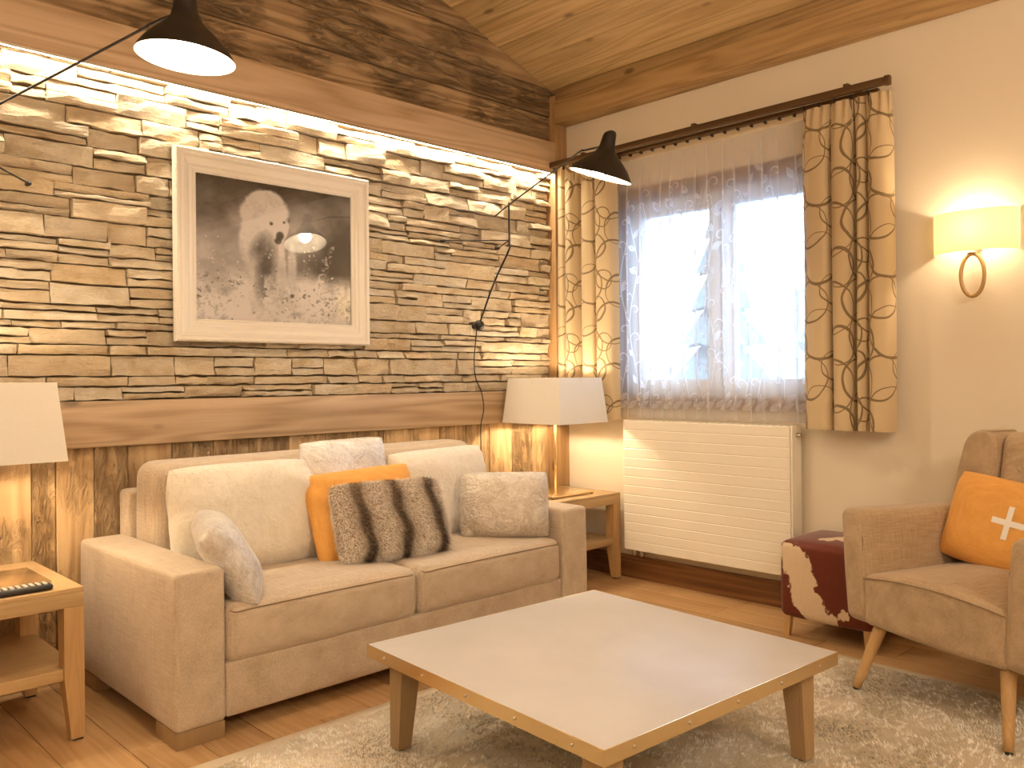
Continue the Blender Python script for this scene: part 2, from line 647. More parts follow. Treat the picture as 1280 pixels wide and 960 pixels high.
def mat_curtain():
    """sand cloth printed with overlapping brown loops of varying stroke"""
    t = NT('loop_print_curtain')
    tc = t.n('ShaderNodeTexCoord')
    wv = t.n('ShaderNodeTexNoise')
    wv.inputs['Scale'].default_value = 5.0
    t.l(tc.outputs['UV'], wv.inputs['Vector'])
    vs = t.n('ShaderNodeVectorMath', operation='SUBTRACT')
    t.l(wv.outputs['Color'], vs.inputs[0])
    vs.inputs[1].default_value = (0.5, 0.5, 0.5)
    vsc = t.n('ShaderNodeVectorMath', operation='SCALE')
    t.l(vs.outputs[0], vsc.inputs[0])
    vsc.inputs['Scale'].default_value = 0.045
    va = t.n('ShaderNodeVectorMath', operation='ADD')
    t.l(tc.outputs['UV'], va.inputs[0])
    t.l(vsc.outputs[0], va.inputs[1])
    sp = t.n('ShaderNodeSeparateXYZ')
    t.l(va.outputs[0], sp.inputs[0])
    PX, PY = 0.42, 0.37
    acc = None

    def dist(cx, cy):
        def wrap(o, c, P):
            q = t.math('ADD', t.math('DIVIDE', t.math('SUBTRACT', o, c), P), 0.5)
            return t.math('MULTIPLY', t.math('SUBTRACT', t.math('FRACT', q), 0.5), P)
        dx = wrap(sp.outputs[0], cx, PX)
        dy = wrap(sp.outputs[1], cy, PY)
        return t.math('SQRT', t.math('ADD', t.math('MULTIPLY', dx, dx), t.math('MULTIPLY', dy, dy)))
    for cx, cy, r, ox, oy, w in ((0.06, 0.07, 0.105, 0.004, 0.002, 0.0092), (0.20, 0.13, 0.075, -0.0035, 0.003, 0.0085),
                                 (0.32, 0.04, 0.130, 0.003, -0.003, 0.0090), (0.36, 0.23, 0.095, -0.003, -0.004, 0.0095),
                                 (0.12, 0.28, 0.125, 0.0, 0.0045, 0.0090), (0.25, 0.30, 0.060, 0.0025, 0.0, 0.0075)):
        do = dist(cx, cy)
        di = dist(cx + ox, cy + oy)
        ring = t.math('MULTIPLY', t.math('LESS_THAN', do, r), t.math('GREATER_THAN', di, r - w))
        acc = ring if acc is None else t.math('MAXIMUM', acc, ring)
    n = t.noise(tc.outputs['UV'], 300, 2)
    basec = t.mix(n, (0.58, 0.445, 0.265), (0.66, 0.515, 0.315))
    c = t.mix(t.math('MULTIPLY', acc, 0.85), basec, (0.165, 0.105, 0.05))
    p = t.principled(c, 0.7, 0, t.bump(n, 0.15, 0.001), sheen=0.3, spec=0.25)
    tr = t.n('ShaderNodeBsdfTranslucent')
    t.l(c, tr.inputs[0])
    mx = t.n('ShaderNodeMixShader')
    mx.inputs[0].default_value = 0.10
    t.l(p.outputs[0], mx.inputs[1])
    t.l(tr.outputs[0], mx.inputs[2])
    return t.done(mx)


M_curtain = mat_curtain()


def mat_voile(name, opacity):
    t = NT(name)
    tr = t.n('ShaderNodeBsdfTransparent')
    d = t.n('ShaderNodeBsdfDiffuse')
    d.inputs[0].default_value = (0.86, 0.86, 0.88, 1)
    tl = t.n('ShaderNodeBsdfTranslucent')
    tl.inputs[0].default_value = (0.93, 0.94, 0.97, 1)
    m1 = t.n('ShaderNodeMixShader')
    m1.inputs[0].default_value = 0.85
    t.l(d.outputs[0], m1.inputs[1])
    t.l(tl.outputs[0], m1.inputs[2])
    m2 = t.n('ShaderNodeMixShader')
    m2.inputs[0].default_value = opacity
    t.l(tr.outputs[0], m2.inputs[1])
    t.l(m1.outputs[0], m2.inputs[2])
    return t.done(m2)


M_voile = mat_voile('white_voile', 0.46)
M_embro = mat_voile('white_embroidery', 0.75)


def mat_attr(name, rough=0.8, sheen=0.2, spec=0.2):
    t = NT(name)
    a = t.n('ShaderNodeAttribute', attribute_name='Col')
    n = t.noise(t.coords((1, 1, 1), rand=False), 200, 2)
    c = t.mix(t.math('MULTIPLY', n, 0.12), a.outputs['Color'], (0.5, 0.45, 0.4))
    return t.done(t.principled(c, rough, 0, None, sheen=sheen, spec=spec))


M_pile = mat_attr('rug_pile')
M_fur = mat_attr('faux_fur', 0.7, 0.3)
M_print = mat_attr('photo_print', 0.55, 0.0, 0.3)


def mat_cowhide():
    t = NT('cowhide')
    v = t.coords((1, 1, 1), rand=False)
    wv = t.n('ShaderNodeTexNoise')
    wv.inputs['Scale'].default_value = 15.0
    wv.inputs['Detail'].default_value = 5.0
    wv.inputs['Roughness'].default_value = 0.7
    t.l(v, wv.inputs['Vector'])
    off = t.n('ShaderNodeVectorMath', operation='SUBTRACT')
    t.l(wv.outputs['Color'], off.inputs[0])
    off.inputs[1].default_value = (0.5, 0.5, 0.5)
    osc = t.n('ShaderNodeVectorMath', operation='SCALE')
    t.l(off.outputs[0], osc.inputs[0])
    osc.inputs['Scale'].default_value = 0.10
    pv_ = t.n('ShaderNodeVectorMath', operation='ADD')
    t.l(v, pv_.inputs[0])
    t.l(osc.outputs[0], pv_.inputs[1])
    tot = None
    for cx, cy, cz, r in ((-0.21, 0.165, 0.125, 0.050), (-0.21, 0.125, 0.07, 0.058), (-0.21, 0.105, -0.01, 0.056), (-0.21, 0.075, -0.09, 0.056), (-0.21, 0.03, -0.16, 0.060),
                          (-0.21, -0.03, -0.18, 0.035), (-0.09, 0.03, 0.185, 0.035), (-0.02, -0.05, 0.19, 0.065), (-0.21, -0.085, -0.12, 0.026), (0.0, -0.22, 0.0, 0.10), (0.2, 0.05, 0.0, 0.12)):
        d = t.n('ShaderNodeVectorMath', operation='DISTANCE')
        t.l(pv_.outputs[0], d.inputs[0])
        d.inputs[1].default_value = (cx, cy, cz)
        q = t.math('POWER', t.math('DIVIDE', r, t.math('ADD', d.outputs['Value'], 0.004)), 3.0)
        tot = q if tot is None else t.math('ADD', tot, q)
    f = t.ramp(t.math('MULTIPLY', tot, 0.5), [(0.46, (0, 0, 0)), (0.54, (1, 1, 1))])
    hair = t.noise(t.coords((260, 260, 30), rand=False), 1, 3)
    c = t.mix(f, t.mix(hair, (0.10, 0.017, 0.007), (0.17, 0.032, 0.012)), t.mix(hair, (0.62, 0.47, 0.30), (0.76, 0.60, 0.42)))
    return t.done(t.principled(c, 0.6, 0, t.bump(hair, 0.3, 0.003), sheen=0.3, spec=0.25))


M_cow = mat_cowhide()
M_snow = mat_plain('snow', (0.27, 0.32, 0.39), 0.8, spec=0.2, noise_amt=0.15)
M_winwood = mat_wood('window_timber', (0.30, 0.17, 0.075), (0.22, 0.115, 0.05), (0.13, 0.06, 0.025), axis=1, rough=0.5, knots=False)
M_sash = mat_plain('window_lacquer', (0.72, 0.73, 0.74), 0.5, spec=0.4)

# ------------------------------------------------------------------ the shell of the room
RX, RY = -6.0, -5.6                     # far side walls, behind the camera
RIDGE, SLOPE, EAVE = -3.0, 0.348, 2.99
def roof_z(x):
    return EAVE + SLOPE * (-x if x > RIDGE else x - 2 * RIDGE)

floor = struct(box('floor', (RX - 0.2, RY - 0.2, -0.12), (0.2, 0.2, -0.006), M_base))
pw = 0.19
x = 0.0
k = 0
while x > RX:
    y = 0.03 - rnd.uniform(0.0, 1.2)
    ends = [0.03]
    while y > RY:
        ends.append(y)
        y -= rnd.uniform(0.9, 1.7)
    ends.append(RY)
    for a, b in zip(ends[:-1], ends[1:]):
        if a - b < 0.02:
            continue
        box('plank', (x - pw + 0.0012, b + 0.0012, -0.02), (x - 0.0012, a - 0.0012, 0.0), M_floor, floor, bevel=0.0012, seg=1)
    x -= pw

# window wall with its opening
OY0, OY1, OZ0, OZ1 = -1.83, -0.50, 1.05, 2.32
bm = bmesh.new()
T = 0.30
for a, b in (((0, RY, 0), (T, OY0, 4.3)), ((0, OY1, 0), (T, 0.2, 4.3)), ((0, OY0, 0), (T, OY1, OZ0)), ((0, OY0, OZ1), (T, OY1, 4.3))):
    bm_box(bm, a, b)
wall_right = struct(add_obj('wall_right', bm_mesh('wall_right', bm), M_plaster))
wall_left = struct(box('wall_left', (RX, 0.025, 0), (0.0, 0.22, 4.3), M_mortar))
wall_front = struct(box('wall_front', (RX, RY - 0.2, 0), (0.0, RY, 4.3), M_plaster))
wall_back = struct(box('wall_back', (RX - 0.2, RY - 0.2, 0), (RX, 0.22, 4.3), M_plaster))
bm = bmesh.new()
for xa, xb in ((0.3, RIDGE), (RIDGE, RX - 0.2)):
    za = EAVE + SLOPE * (-0.3) if xa > 0 else roof_z(xa)
    zb = roof_z(RIDGE) if xb == RIDGE else EAVE - SLOPE * 0.2
    vs = [bm.verts.new(p) for p in ((xa, 0.22, za + .03), (xb, 0.22, zb + .03), (xb, RY - .2, zb + .03), (xa, RY - .2, za + .03),
                                    (xa, 0.22, za + .2), (xb, 0.22, zb + .2), (xb, RY - .2, zb + .2), (xa, RY - .2, za + .2))]
    for f in ((0, 1, 2, 3), (4, 7, 6, 5), (0, 4, 5, 1), (1, 5, 6, 2), (2, 6, 7, 3), (3, 7, 4, 0)):
        bm.faces.new([vs[i] for i in f])
ceiling = struct(add_obj('ceiling', bm_mesh('ceiling', bm), M_ceil))
cw = 0.18
for i in range(17):
    for side in (1, -1):
        xa, xb = -0.02 - i * cw, -0.02 - (i + 1) * cw + 0.003
        if side < 0:
            xa, xb = 2 * RIDGE - xa, 2 * RIDGE - xb
        za, zb = roof_z(xa), roof_z(xb)
        prism('plank', [(xa, za), (xb, zb), (xb, zb + 0.028), (xa, za + 0.028)], 'y', RY, 0.03, M_ceil, ceiling, bevel=0.003, seg=1)

# gable boards above the stone
zs = [2.60, 2.855, 3.033, 3.21, 3.40, 3.59, 3.78, 3.97]
for z0, z1 in zip(zs[:-1], zs[1:]):
    z1 -= 0.004
    def xr(z):
        return min(-0.10, -(z - EAVE) / SLOPE)
    yo = rnd.uniform(-0.004, 0.004)
    pts = [(2 * RIDGE - xr(z0), z0), (xr(z0), z0)]
    if xr(z0) == -0.10 and xr(z1) < -0.10:
        pts.append((-0.10, EAVE + SLOPE * 0.10))
    pts += [(xr(z1), z1), (2 * RIDGE - xr(z1), z1)]
    if xr(z0) == -0.10 and xr(z1) < -0.10:
        pts.append((2 * RIDGE + 0.10, EAVE + SLOPE * 0.10))
    prism('board', pts, 'y', -0.035 + yo, 0.024, M_gable, wall_left, bevel=0.003, seg=1)

# fascia over the light slot, rail below the stone, corner post, beam
trim_1 = struct(box('trim_1', (RX, -0.085, 2.494), (-0.115, -0.040, 2.682), M_fascia, bevel=0.004))
trim_2 = struct(box('trim_2', (RX, -0.045, 0.93), (-0.115, 0.024, 1.12), M_fascia, bevel=0.004))
trim_3 = struct(box('trim_3', (-0.115, -0.078, 0.0), (-0.0005, 0.024, 2.985), M_post, bevel=0.004))
trim_4 = struct(box('trim_4', (-0.118, RY, 2.805), (-0.0005, -0.0785, 2.945), M_beam, bevel=0.004))
trim_5 = struct(box('trim_5', (-0.108, RY, 2.946), (-0.0005, -0.0785, 3.02), M_beam, bevel=0.003))
baseboard_right = struct(box('baseboard_right', (-0.022, RY, 0.0), (-0.0005, -0.08, 0.135), M_base, bevel=0.003))
baseboard_left = struct(box('baseboard_left', (RX, -0.03, 0.0), (-0.116, -0.012, 0.10), M_base, bevel=0.003))

# wainscot boards behind the sofa
jx = [-0.116, -0.27, -0.448, -0.634, -0.817, -1.015, -1.202, -1.399, -1.566, -1.76, -1.963, -2.168, -2.343, -2.533, -2.721, -2.857, -3.002, -3.09]
while jx[-1] > -4.6:
    jx.append(jx[-1] - rnd.uniform(0.12, 0.2))
jx.append(RX)
for a, b in zip(jx[:-1], jx[1:]):
    d = rnd.uniform(-0.004, 0.004)
    box('wainscot_board', (b + 0.0015, -0.010 + d, 0.0), (a - 0.0015, 0.024, 0.935), M_wains, wall_left, bevel=0.003, seg=1)


# ------------------------------------------------------------------ ledge stones
def stone_verts(cx, cz, w, h, depth, seed):
    nx, nz = 7, 3
    vs, fs = [], []
    sv = Vector((seed * 1.37, seed * 0.71, seed * 2.3))
    tilt = rnd.uniform(-0.014, 0.010)
    tx = rnd.uniform(-0.008, 0.008)
    chip = rnd.uniform(0.0015, 0.005)
    for j in range(nz + 1):
        for i in range(nx + 1):
            u, v = i / nx, j / nz
            px = -w / 2 + w * u
            pz = -h / 2 + h * v
            nv = mnoise.noise_vector(Vector((px * 13, pz * 24, 0)) + sv)
            edge = min(u, 1 - u) == 0 or min(v, 1 - v) == 0
            d = depth + tilt * (v - 0.5) * 2 + tx * (u - 0.5) * 2 + nv.x * 0.013
            if edge:
                px -= (u - 0.5) * 2 * abs(nv.y) * 0.004
                pz -= (v - 0.5) * 2 * (abs(nv.z) * 0.012)
                d -= chip + abs(nv.y) * 0.005
            else:
                px += nv.y * 0.006
                pz += nv.z * 0.004
            vs.append((px, -min(0.048, max(d, 0.003)), pz))
    W = nx + 1
    for j in range(nz):
        for i in range(nx):
            fs.append((j * W + i, j * W + i + 1, (j + 1) * W + i + 1, (j + 1) * W + i))
    ring = [i for i in range(W)] + [j * W + nx for j in range(1, nz + 1)] + [nz * W + i for i in range(nx - 1, -1, -1)] + [j * W for j in range(nz - 1, 0, -1)]
    b0 = len(vs)
    for r_ in ring:
        px, py, pz = vs[r_]
        vs.append((px, 0.028, pz))
    n = len(ring)
    for k_ in range(n):
        fs.append((ring[k_], b0 + k_, b0 + (k_ + 1) % n, ring[(k_ + 1) % n]))
    return vs, fs


stones = []
z = 1.121
while z < 2.56:
    h = rnd.choice((0.030, 0.042, 0.050, 0.058, 0.066, 0.078, 0.088))
    x = -0.116 - rnd.uniform(0, 0.0)
    first = True
    while x > -4.7:
        w = rnd.uniform(0.11, 0.40) * (0.75 if h < 0.036 else 1.0)
        if first:
            w *= rnd.uniform(0.4, 1.0)
            first = False
        dep = rnd.uniform(0.004, 0.042)
        if h > 0.055 and rnd.random() < 0.42:
            q = rnd.uniform(0.4, 0.6)
            stones.append((x - w / 2, z + h * q / 2, w - 0.003, h * q - 0.002, dep))
            stones.append((x - w / 2, z + h * (q + 1) / 2, w - 0.003, h * (1 - q) - 0.002, rnd.uniform(0.004, 0.042)))
        else:
            stones.append((x - w / 2, z + h / 2, w - 0.003, h - 0.0025, dep))
        x -= w
    z += h


def size_in_view(s):
    d = (Vector((s[0], 0, s[1])) - CAM)
    if s[0] < -3.42 or s[1] > 2.53:
        return 0
    return s[2] * s[3] / d.length ** 2


order = sorted(range(len(stones)), key=lambda i: -size_in_view(stones[i]))
single = set(order[:300])
rv, rf = [], []
for i, s in enumerate(stones):
    vs, fs = stone_verts(*s, i)
    if i in single:
        me = mesh_of('stone', vs, fs, False)
        add_obj('stone', me, M_stone, wall_left, (s[0], 0, s[1]))
    else:
        b = len(rv)
        rv += [(p[0] + s[0], p[1], p[2] + s[1]) for p in vs]
        rf += [tuple(q + b for q in f) for f in fs]
rest = add_obj('stone_infill', mesh_of('stone_infill', rv, rf), M_stone, wall_left)
rest['kind'] = 'stuff'

# ------------------------------------------------------------------ LED strip in the slot under the fascia
led = thing('light_strip', 'glowing strip light in the slot above the stone wall', 'strip light', (-3.0, -0.05, 2.49))
prof = box('housing', (-5.9, -0.084, 2.484), (-0.12, -0.078, 2.494), M_steel)
lens = []
n = 24
for i in range(n):
    xa = -5.9 + 5.78 * i / n
    lens.append((xa, xa + 5.78 / n))
vv, ff = [], []
for xa, xb in lens:
    b = len(vv)
    vv += [(xa, -0.074, 2.4925), (xb, -0.074, 2.4925), (xb, -0.048, 2.4925), (xa, -0.048, 2.4925)]
    ff.append((b, b + 3, b + 2, b + 1))
diff = add_obj('diffuser', mesh_of('diffuser', vv, ff), mat_emit('led_glow', (1.0, 0.84, 0.62), 85.0))
adopt(led, prof, diff)

# ------------------------------------------------------------------ window, outside
window_1 = struct(thing('window_1', 'timber window behind the voile', 'window', (0.10, (OY0 + OY1) / 2, OZ0)))
del window_1['category']
parts = []
fw = 0.055
for nm, a, b in (('casing', (-0.004, OY0, OZ1 - 0.075), (0.16, OY1, OZ1)), ('casing', (-0.004, OY0, OZ0), (0.16, OY0 + 0.05, OZ1 - 0.075)),
                 ('casing', (-0.004, OY1 - 0.05, OZ0), (0.16, OY1, OZ1 - 0.075)), ('sill', (-0.03, OY0, OZ0 - 0.03), (0.16, OY1, OZ0 + 0.0295))):
    parts.append(box(nm, a, b, M_winwood, bevel=0.003))
ym = (OY0 + OY1) / 2
for ya, yb in ((OY0 + 0.05, ym - 0.004), (ym + 0.004, OY1 - 0.05)):
    za, zb = OZ0 + 0.03, OZ1 - 0.078
    w = 0.072
    bm = bmesh.new()
    for a, b in (((0.06, ya, za), (0.12, yb, za + w + 0.03)), ((0.06, ya, zb - w - 0.02), (0.12, yb, zb)), ((0.06, ya, za + w + 0.03), (0.12, ya + w, zb - w - 0.02)), ((0.06, yb - w, za + w + 0.03), (0.12, yb, zb - w - 0.02))):
        bm_box(bm, a, b)
    s = add_obj('sash', bm_mesh('sash', bm), M_sash)
    parts.append(s)
    pane = box('pane', (0.088, ya + w, za + w + 0.03), (0.092, yb - w, zb - w - 0.02), M_glass)
    parts.append(pane)
adopt(window_1, *parts)

nx_, ny_ = 40, 30
vv, ff = [], []
for j in range(ny_ + 1):
    for i in range(nx_ + 1):
        px = 0.6 + 40 * (i / nx_) ** 1.3
        py = -25 + 50 * j / ny_
        pz = -1.5 + 0.24 * max(0, px - 8) + 0.9 * mnoise.noise(Vector((px * 0.25, py * 0.25, 0))) * min(1, px / 6)
        vv.append((px, py, pz))
for j in range(ny_):
    for i in range(nx_):
        q = j * (nx_ + 1) + i
        ff.append((q, q + 1, q + nx_ + 2, q + nx_ + 1))
snow = struct(add_obj('snow_slope', mesh_of('snow_slope', vv, ff, True), M_snow))


fr_ = random.Random(3)
M_fir = mat_plain('frosted_fir', (0.13, 0.17, 0.19), 0.9, spec=0.1, noise_amt=0.2)
FIR_LABELS = ('snowy fir standing outside, behind the left window pane', 'snowy fir standing outside close to the window mullion', 'snowy fir standing outside, filling much of the right pane', 'snowy fir standing far up the slope outside')
for (fx, fy, fh), lab in zip(((14, 7.5, 7.0), (17, 4.0, 9.0), (12, 1.0, 6.5), (24, 6.5, 9.5)), FIR_LABELS):
    gz = -1.5 + 0.24 * max(0, fx - 8)
    ft = thing('fir_tree', lab, 'tree', (fx, fy, gz - 0.4), 'firs outside the window')
    vv, ff = [], []
    for k in range(7):
        z0_, z1_ = fh * (0.10 + 0.125 * k), fh * (0.10 + 0.125 * k) + fh * 0.20
        r0_ = fh * 0.20 * (1 - k / 7.4)
        b = len(vv)
        n = 14
        for i in range(n):
            a = 2 * math.pi * i / n + k
            rr = r0_ * (1.0 if i % 2 else 0.72) * fr_.uniform(0.9, 1.1)
            vv.append((rr * math.cos(a), rr * math.sin(a), z0_ - (0.06 * fh * 0.2 if i % 2 else 0)))
        vv.append((0, 0, z1_))
        for i in range(n):
            ff.append((b + i, b + (i + 1) % n, b + n))
    add_obj('foliage', mesh_of('foliage', vv, ff), M_fir, ft)
    tr_ = tube_mesh('trunk', [(0, 0, -0.3), (0, 0, fh * 0.8)], 0.12, 8)
    add_obj('trunk', tr_, M_base, ft)

# ------------------------------------------------------------------ curtains
def cloth(name, path, z0, z1, nz, mat, pleat=0.0, sway=0.006, seed=0, parent=None, hem_flare=0.0):
    """hanging cloth following a horizontal path of (y, x) points"""
    pts = spline(path, 8)
    s = [0.0]
    for a, b in zip(pts[:-1], pts[1:]):
        s.append(s[-1] + float(np.hypot(*(b - a))))
    cx = sum(p[1] for p in pts) / len(pts)
    cy = sum(p[0] for p in pts) / len(pts)
    verts, uvs = [], []
    for j in range(nz + 1):
        f = j / nz
        zz = z0 + (z1 - z0) * f
        top = max(0.0, (f - 0.86) / 0.14)
        for i, p in enumerate(pts):
            nv = mnoise.noise_vector(Vector((p[0] * 6, zz * 1.1, seed)))
            damp = 1 - 0.55 * top
            xx = cx + (p[1] - cx) * damp + nv.x * sway * (1 - top)
            yy = p[0] + nv.y * sway * (1 - top)
            if pleat and top > 0:
                xx += pleat * top * math.sin(2 * math.pi * s[i] / 0.052)
            yy = cy + (yy - cy) * (1 - 0.04 * top + hem_flare * (1 - f))
            verts.append((xx, yy, zz + (0.004 * math.sin(s[i] * 120) if (pleat and j == nz) else 0)))
            uvs.append((s[i], zz))
    W = len(pts)
    faces = []
    for j in range(nz):
        for i in range(W - 1):
            faces.append((j * W + i, j * W + i + 1, (j + 1) * W + i + 1, (j + 1) * W + i))
    me = mesh_of(name, verts, faces, True)
    uv = me.uv_layers.new(name='UVMap')
    li = [0] * len(me.loops)
    me.loops.foreach_get('vertex_index', li)
    uv.data.foreach_set('uv', [c for i in li for c in uvs[i]])
    o = add_obj(name, me, mat, parent)
    return o, pts, s


cr, _, _ = cloth('curtain', [(-1.735, -0.105), (-1.79, -0.150), (-1.862, -0.160), (-1.884, -0.110), (-1.886, -0.075), (-1.890, -0.130), (-1.93, -0.176), (-1.985, -0.168), (-2.000, -0.09), (-2.003, -0.055),
                             (-2.008, -0.130), (-2.03, -0.165), (-2.056, -0.13), (-2.062, -0.07), (-2.070, -0.145), (-2.11, -0.176), (-2.155, -0.155), (-2.174, -0.10), (-2.160, -0.06)],
                 0.938, 2.497, 46, M_curtain, pleat=0.011, seed=2)
tag(cr, 'sand curtain with brown loops hanging between voile and wall sconce', 'curtain', 'loop print curtains')
cl, _, _ = cloth('curtain', [(-0.10, -0.09), (-0.125, -0.140), (-0.165, -0.150), (-0.180, -0.105), (-0.19, -0.145), (-0.24, -0.165), (-0.268, -0.11), (-0.280, -0.075), (-0.30, -0.08), (-0.312, -0.135), (-0.36, -0.168),
                             (-0.41, -0.16), (-0.425, -0.125), (-0.44, -0.158), (-0.50, -0.165), (-0.55, -0.15), (-0.572, -0.105)],
                 0.945, 2.515, 46, M_curtain, pleat=0.011, seed=5, hem_flare=0.06)
tag(cl, 'sand curtain with brown loops hanging beside the timber corner post', 'curtain', 'loop print curtains')

path = []
yy = -0.535
k = 0
while yy > -1.77:
    w = rnd.uniform(0.065, 0.105)
    path += [(yy, -0.072), (yy - w * 0.5, -0.085), (yy - w, -0.080), (yy - w - 0.006, -0.070), (yy - w + 0.012, -0.064)]
    yy -= w
sheer, spts, ss = cloth('voile_curtain', path, 0.962, 2.468, 30, M_voile, sway=0.004, seed=9)
tag(sheer, 'white voile curtain embroidered with vines and leaves over the window', 'curtain')

# embroidery lying on the voile
sA = np.array(ss)
yA = np.array([p[0] for p in spts])
xA = np.array([p[1] for p in spts])
ev, ef = [], []
def on_cloth(s, zz):
    y = float(np.interp(s, sA, yA))
    xx = float(np.interp(s, sA, xA))
    f = (zz - 0.962) / (2.468 - 0.962)
    top = max(0.0, (f - 0.86) / 0.14)
    cx = float(np.mean(xA))
    cy = float(np.mean(yA))
    nv = mnoise.noise_vector(Vector((y * 6, zz * 1.1, 9)))
    xx = cx + (xx - cx) * (1 - 0.55 * top) + nv.x * 0.004 * (1 - top)
    y = y + nv.y * 0.004 * (1 - top)
    return (xx - 0.0025, cy + (y - cy) * (1 - 0.04 * top), zz)

def stroke(pts, w):
    P = [np.array(p, float) for p in pts]
    b = len(ev)
    n = len(P)
    for i, p in enumerate(P):
        t = P[min(i + 1, n - 1)] - P[max(i - 1, 0)]
        t /= np.linalg.norm(t) + 1e-9
        nn = np.array((-t[1], t[0])) * w * (0.35 + 0.65 * math.sin(math.pi * min(1, (i + 0.6) / n)))
        ev.append(on_cloth(*(p - nn)))
        ev.append(on_cloth(*(p + nn)))
    for i in range(n - 1):
        ef.append((b + 2 * i, b + 2 * i + 1, b + 2 * i + 3, b + 2 * i + 2))

def leaf(s, zz, ang, L):
    d = np.array((math.cos(ang), math.sin(ang)))
    nn = np.array((-d[1], d[0]))
    b = len(ev)
    prof = [(0, 0), (0.2, 0.16), (0.45, 0.24), (0.75, 0.15), (1, 0), (0.75, -0.15), (0.45, -0.24), (0.2, -0.16)]
    for a, c in prof:
        ev.append(on_cloth(*(np.array((s, zz)) + d * a * L + nn * c * L)))
    ef.append(tuple(range(b, b + 8)))

def curl(s, zz, r, sg):
    pts = []
    for i in range(22):
        a = i / 21 * 4.9
        rr = r * (1 - 0.72 * i / 21)
        pts.append((s + sg * (r - rr * math.cos(a)), zz + rr * math.sin(a)))
    stroke(pts, 0.0045)

er = random.Random(4)
s0 = 0.07
while s0 < ss[-1] - 0.05:
    ph = er.uniform(0, 6)
    zt = er.uniform(2.20, 2.32)
    pts = []
    zz = 1.03
    while zz < zt:
        pts.append((s0 + 0.030 * math.sin(zz * 9 + ph), zz))
        zz += 0.03
    stroke(pts, 0.0042)
    zz = 1.06
    sg = 1
    while zz < zt:
        sx = s0 + 0.030 * math.sin(zz * 9 + ph)
        q = er.random()
        if q < 0.55:
            leaf(sx, zz, math.pi / 2 - sg * er.uniform(0.5, 1.1), er.uniform(0.06, 0.095))
        if q > 0.35:
            curl(sx, zz + 0.02, er.uniform(0.022, 0.038), sg)
        sg = -sg
        zz += er.uniform(0.06, 0.10)
    leaf(s0 - 0.05, 1.02, 0.5, 0.085)
    leaf(s0 + 0.03, 1.03, 0.75, 0.065)
    s0 += er.uniform(0.105, 0.14)
emb = add_obj('embroidery', mesh_of('embroidery', ev, ef), M_embro, sheer)
hem = []
rail = thing('curtain_rail', 'dark bronze double curtain rail fixed above the window', 'curtain rail', (-0.1, -1.1, 2.53))
rp = [box('front_bar', (-0.175, -2.155, 2.513), (-0.150, -0.085, 2.548), M_bronze, bevel=0.003),
      box('back_track', (-0.100, -2.10, 2.505), (-0.072, -0.085, 2.530), M_bronze, bevel=0.002),
      box('end_cap', (-0.178, -2.185, 2.508), (-0.145, -2.155, 2.553), M_bronze, bevel=0.008)]
for yb in (-0.35, -1.14, -1.98):
    rp.append(box('bracket', (-0.172, yb - 0.012, 2.548), (0.0, yb + 0.012, 2.562), M_bronze, bevel=0.003))
adopt(rail, *rp)
for g in range(26):
    yb = -0.10 - g * 0.079
    adopt(rail, box('glider', (-0.150 if (yb > -0.57 or yb < -1.74) else -0.098, yb - 0.004, 2.492), (-0.138 if (yb > -0.57 or yb < -1.74) else -0.076, yb + 0.004, 2.513), M_dark))

# ------------------------------------------------------------------ radiator
radi = thing('radiator', 'cream ribbed panel radiator mounted under the window', 'radiator', (-0.08, -1.14, 0.19))
RY0, RY1, RZ0, RZ1 = -1.660, -0.618, 0.192, 0.945
prof = []
ng = 14
pitch = (RZ1 - RZ0) / ng
pts = [(-0.045, RZ0)]
for i in range(ng):
    a = RZ0 + i * pitch
    pts += [(-0.1228, a + 0.0015), (-0.124, a + 0.004), (-0.124, a + pitch - 0.004), (-0.1228, a + pitch - 0.0015), (-0.1222, a + pitch)]
pts += [(-0.045, RZ1)]
pan = prism('front_panel', [(q[0] + 0.0, q[1]) for q in pts], 'y', RY0, RY1, M_rad)
# the panel is a shell in front of two water plates, with side covers and a grille on top
rp = [pan]
rp.append(box('side_cover', (-0.118, RY0 - 0.012, RZ0 + 0.01), (-0.022, RY0 + 0.0, RZ1 + 0.004), M_rad, bevel=0.004))
rp.append(box('side_cover', (-0.118, RY1, RZ0 + 0.01), (-0.022, RY1 + 0.012, RZ1 + 0.004), M_rad, bevel=0.004))
rp.append(box('back_plate', (-0.044, RY0, RZ0 + 0.03), (-0.030, RY1, RZ1 - 0.01), M_rad))
for i in range(26):
    yb = RY0 + 0.02 + i * 0.0395
    rp.append(box('grille_bar', (-0.118, yb, RZ1), (-0.026, yb + 0.018, RZ1 + 0.004), M_rad))
v = tube('bleed_valve', [(-0.075, RY0 - 0.008, RZ1 - 0.045), (-0.075, RY0 - 0.035, RZ1 - 0.045)], 0.011, M_steel, seg=12)
rp.append(v)
for yb in (-0.66, -0.71):
    rp.append(tube('valve', [(-0.085, yb, 0.195), (-0.085, yb, 0.155)], 0.012, M_steel, seg=10))
    rp.append(tube('valve_nut', [(-0.085, yb, 0.168), (-0.062, yb, 0.168)], 0.014, M_steel, seg=6))
    rp.append(tube('pipe', [(-0.062, yb, 0.168), (-0.001, yb, 0.168)], 0.008, M_steel, seg=8))
adopt(radi, *rp)


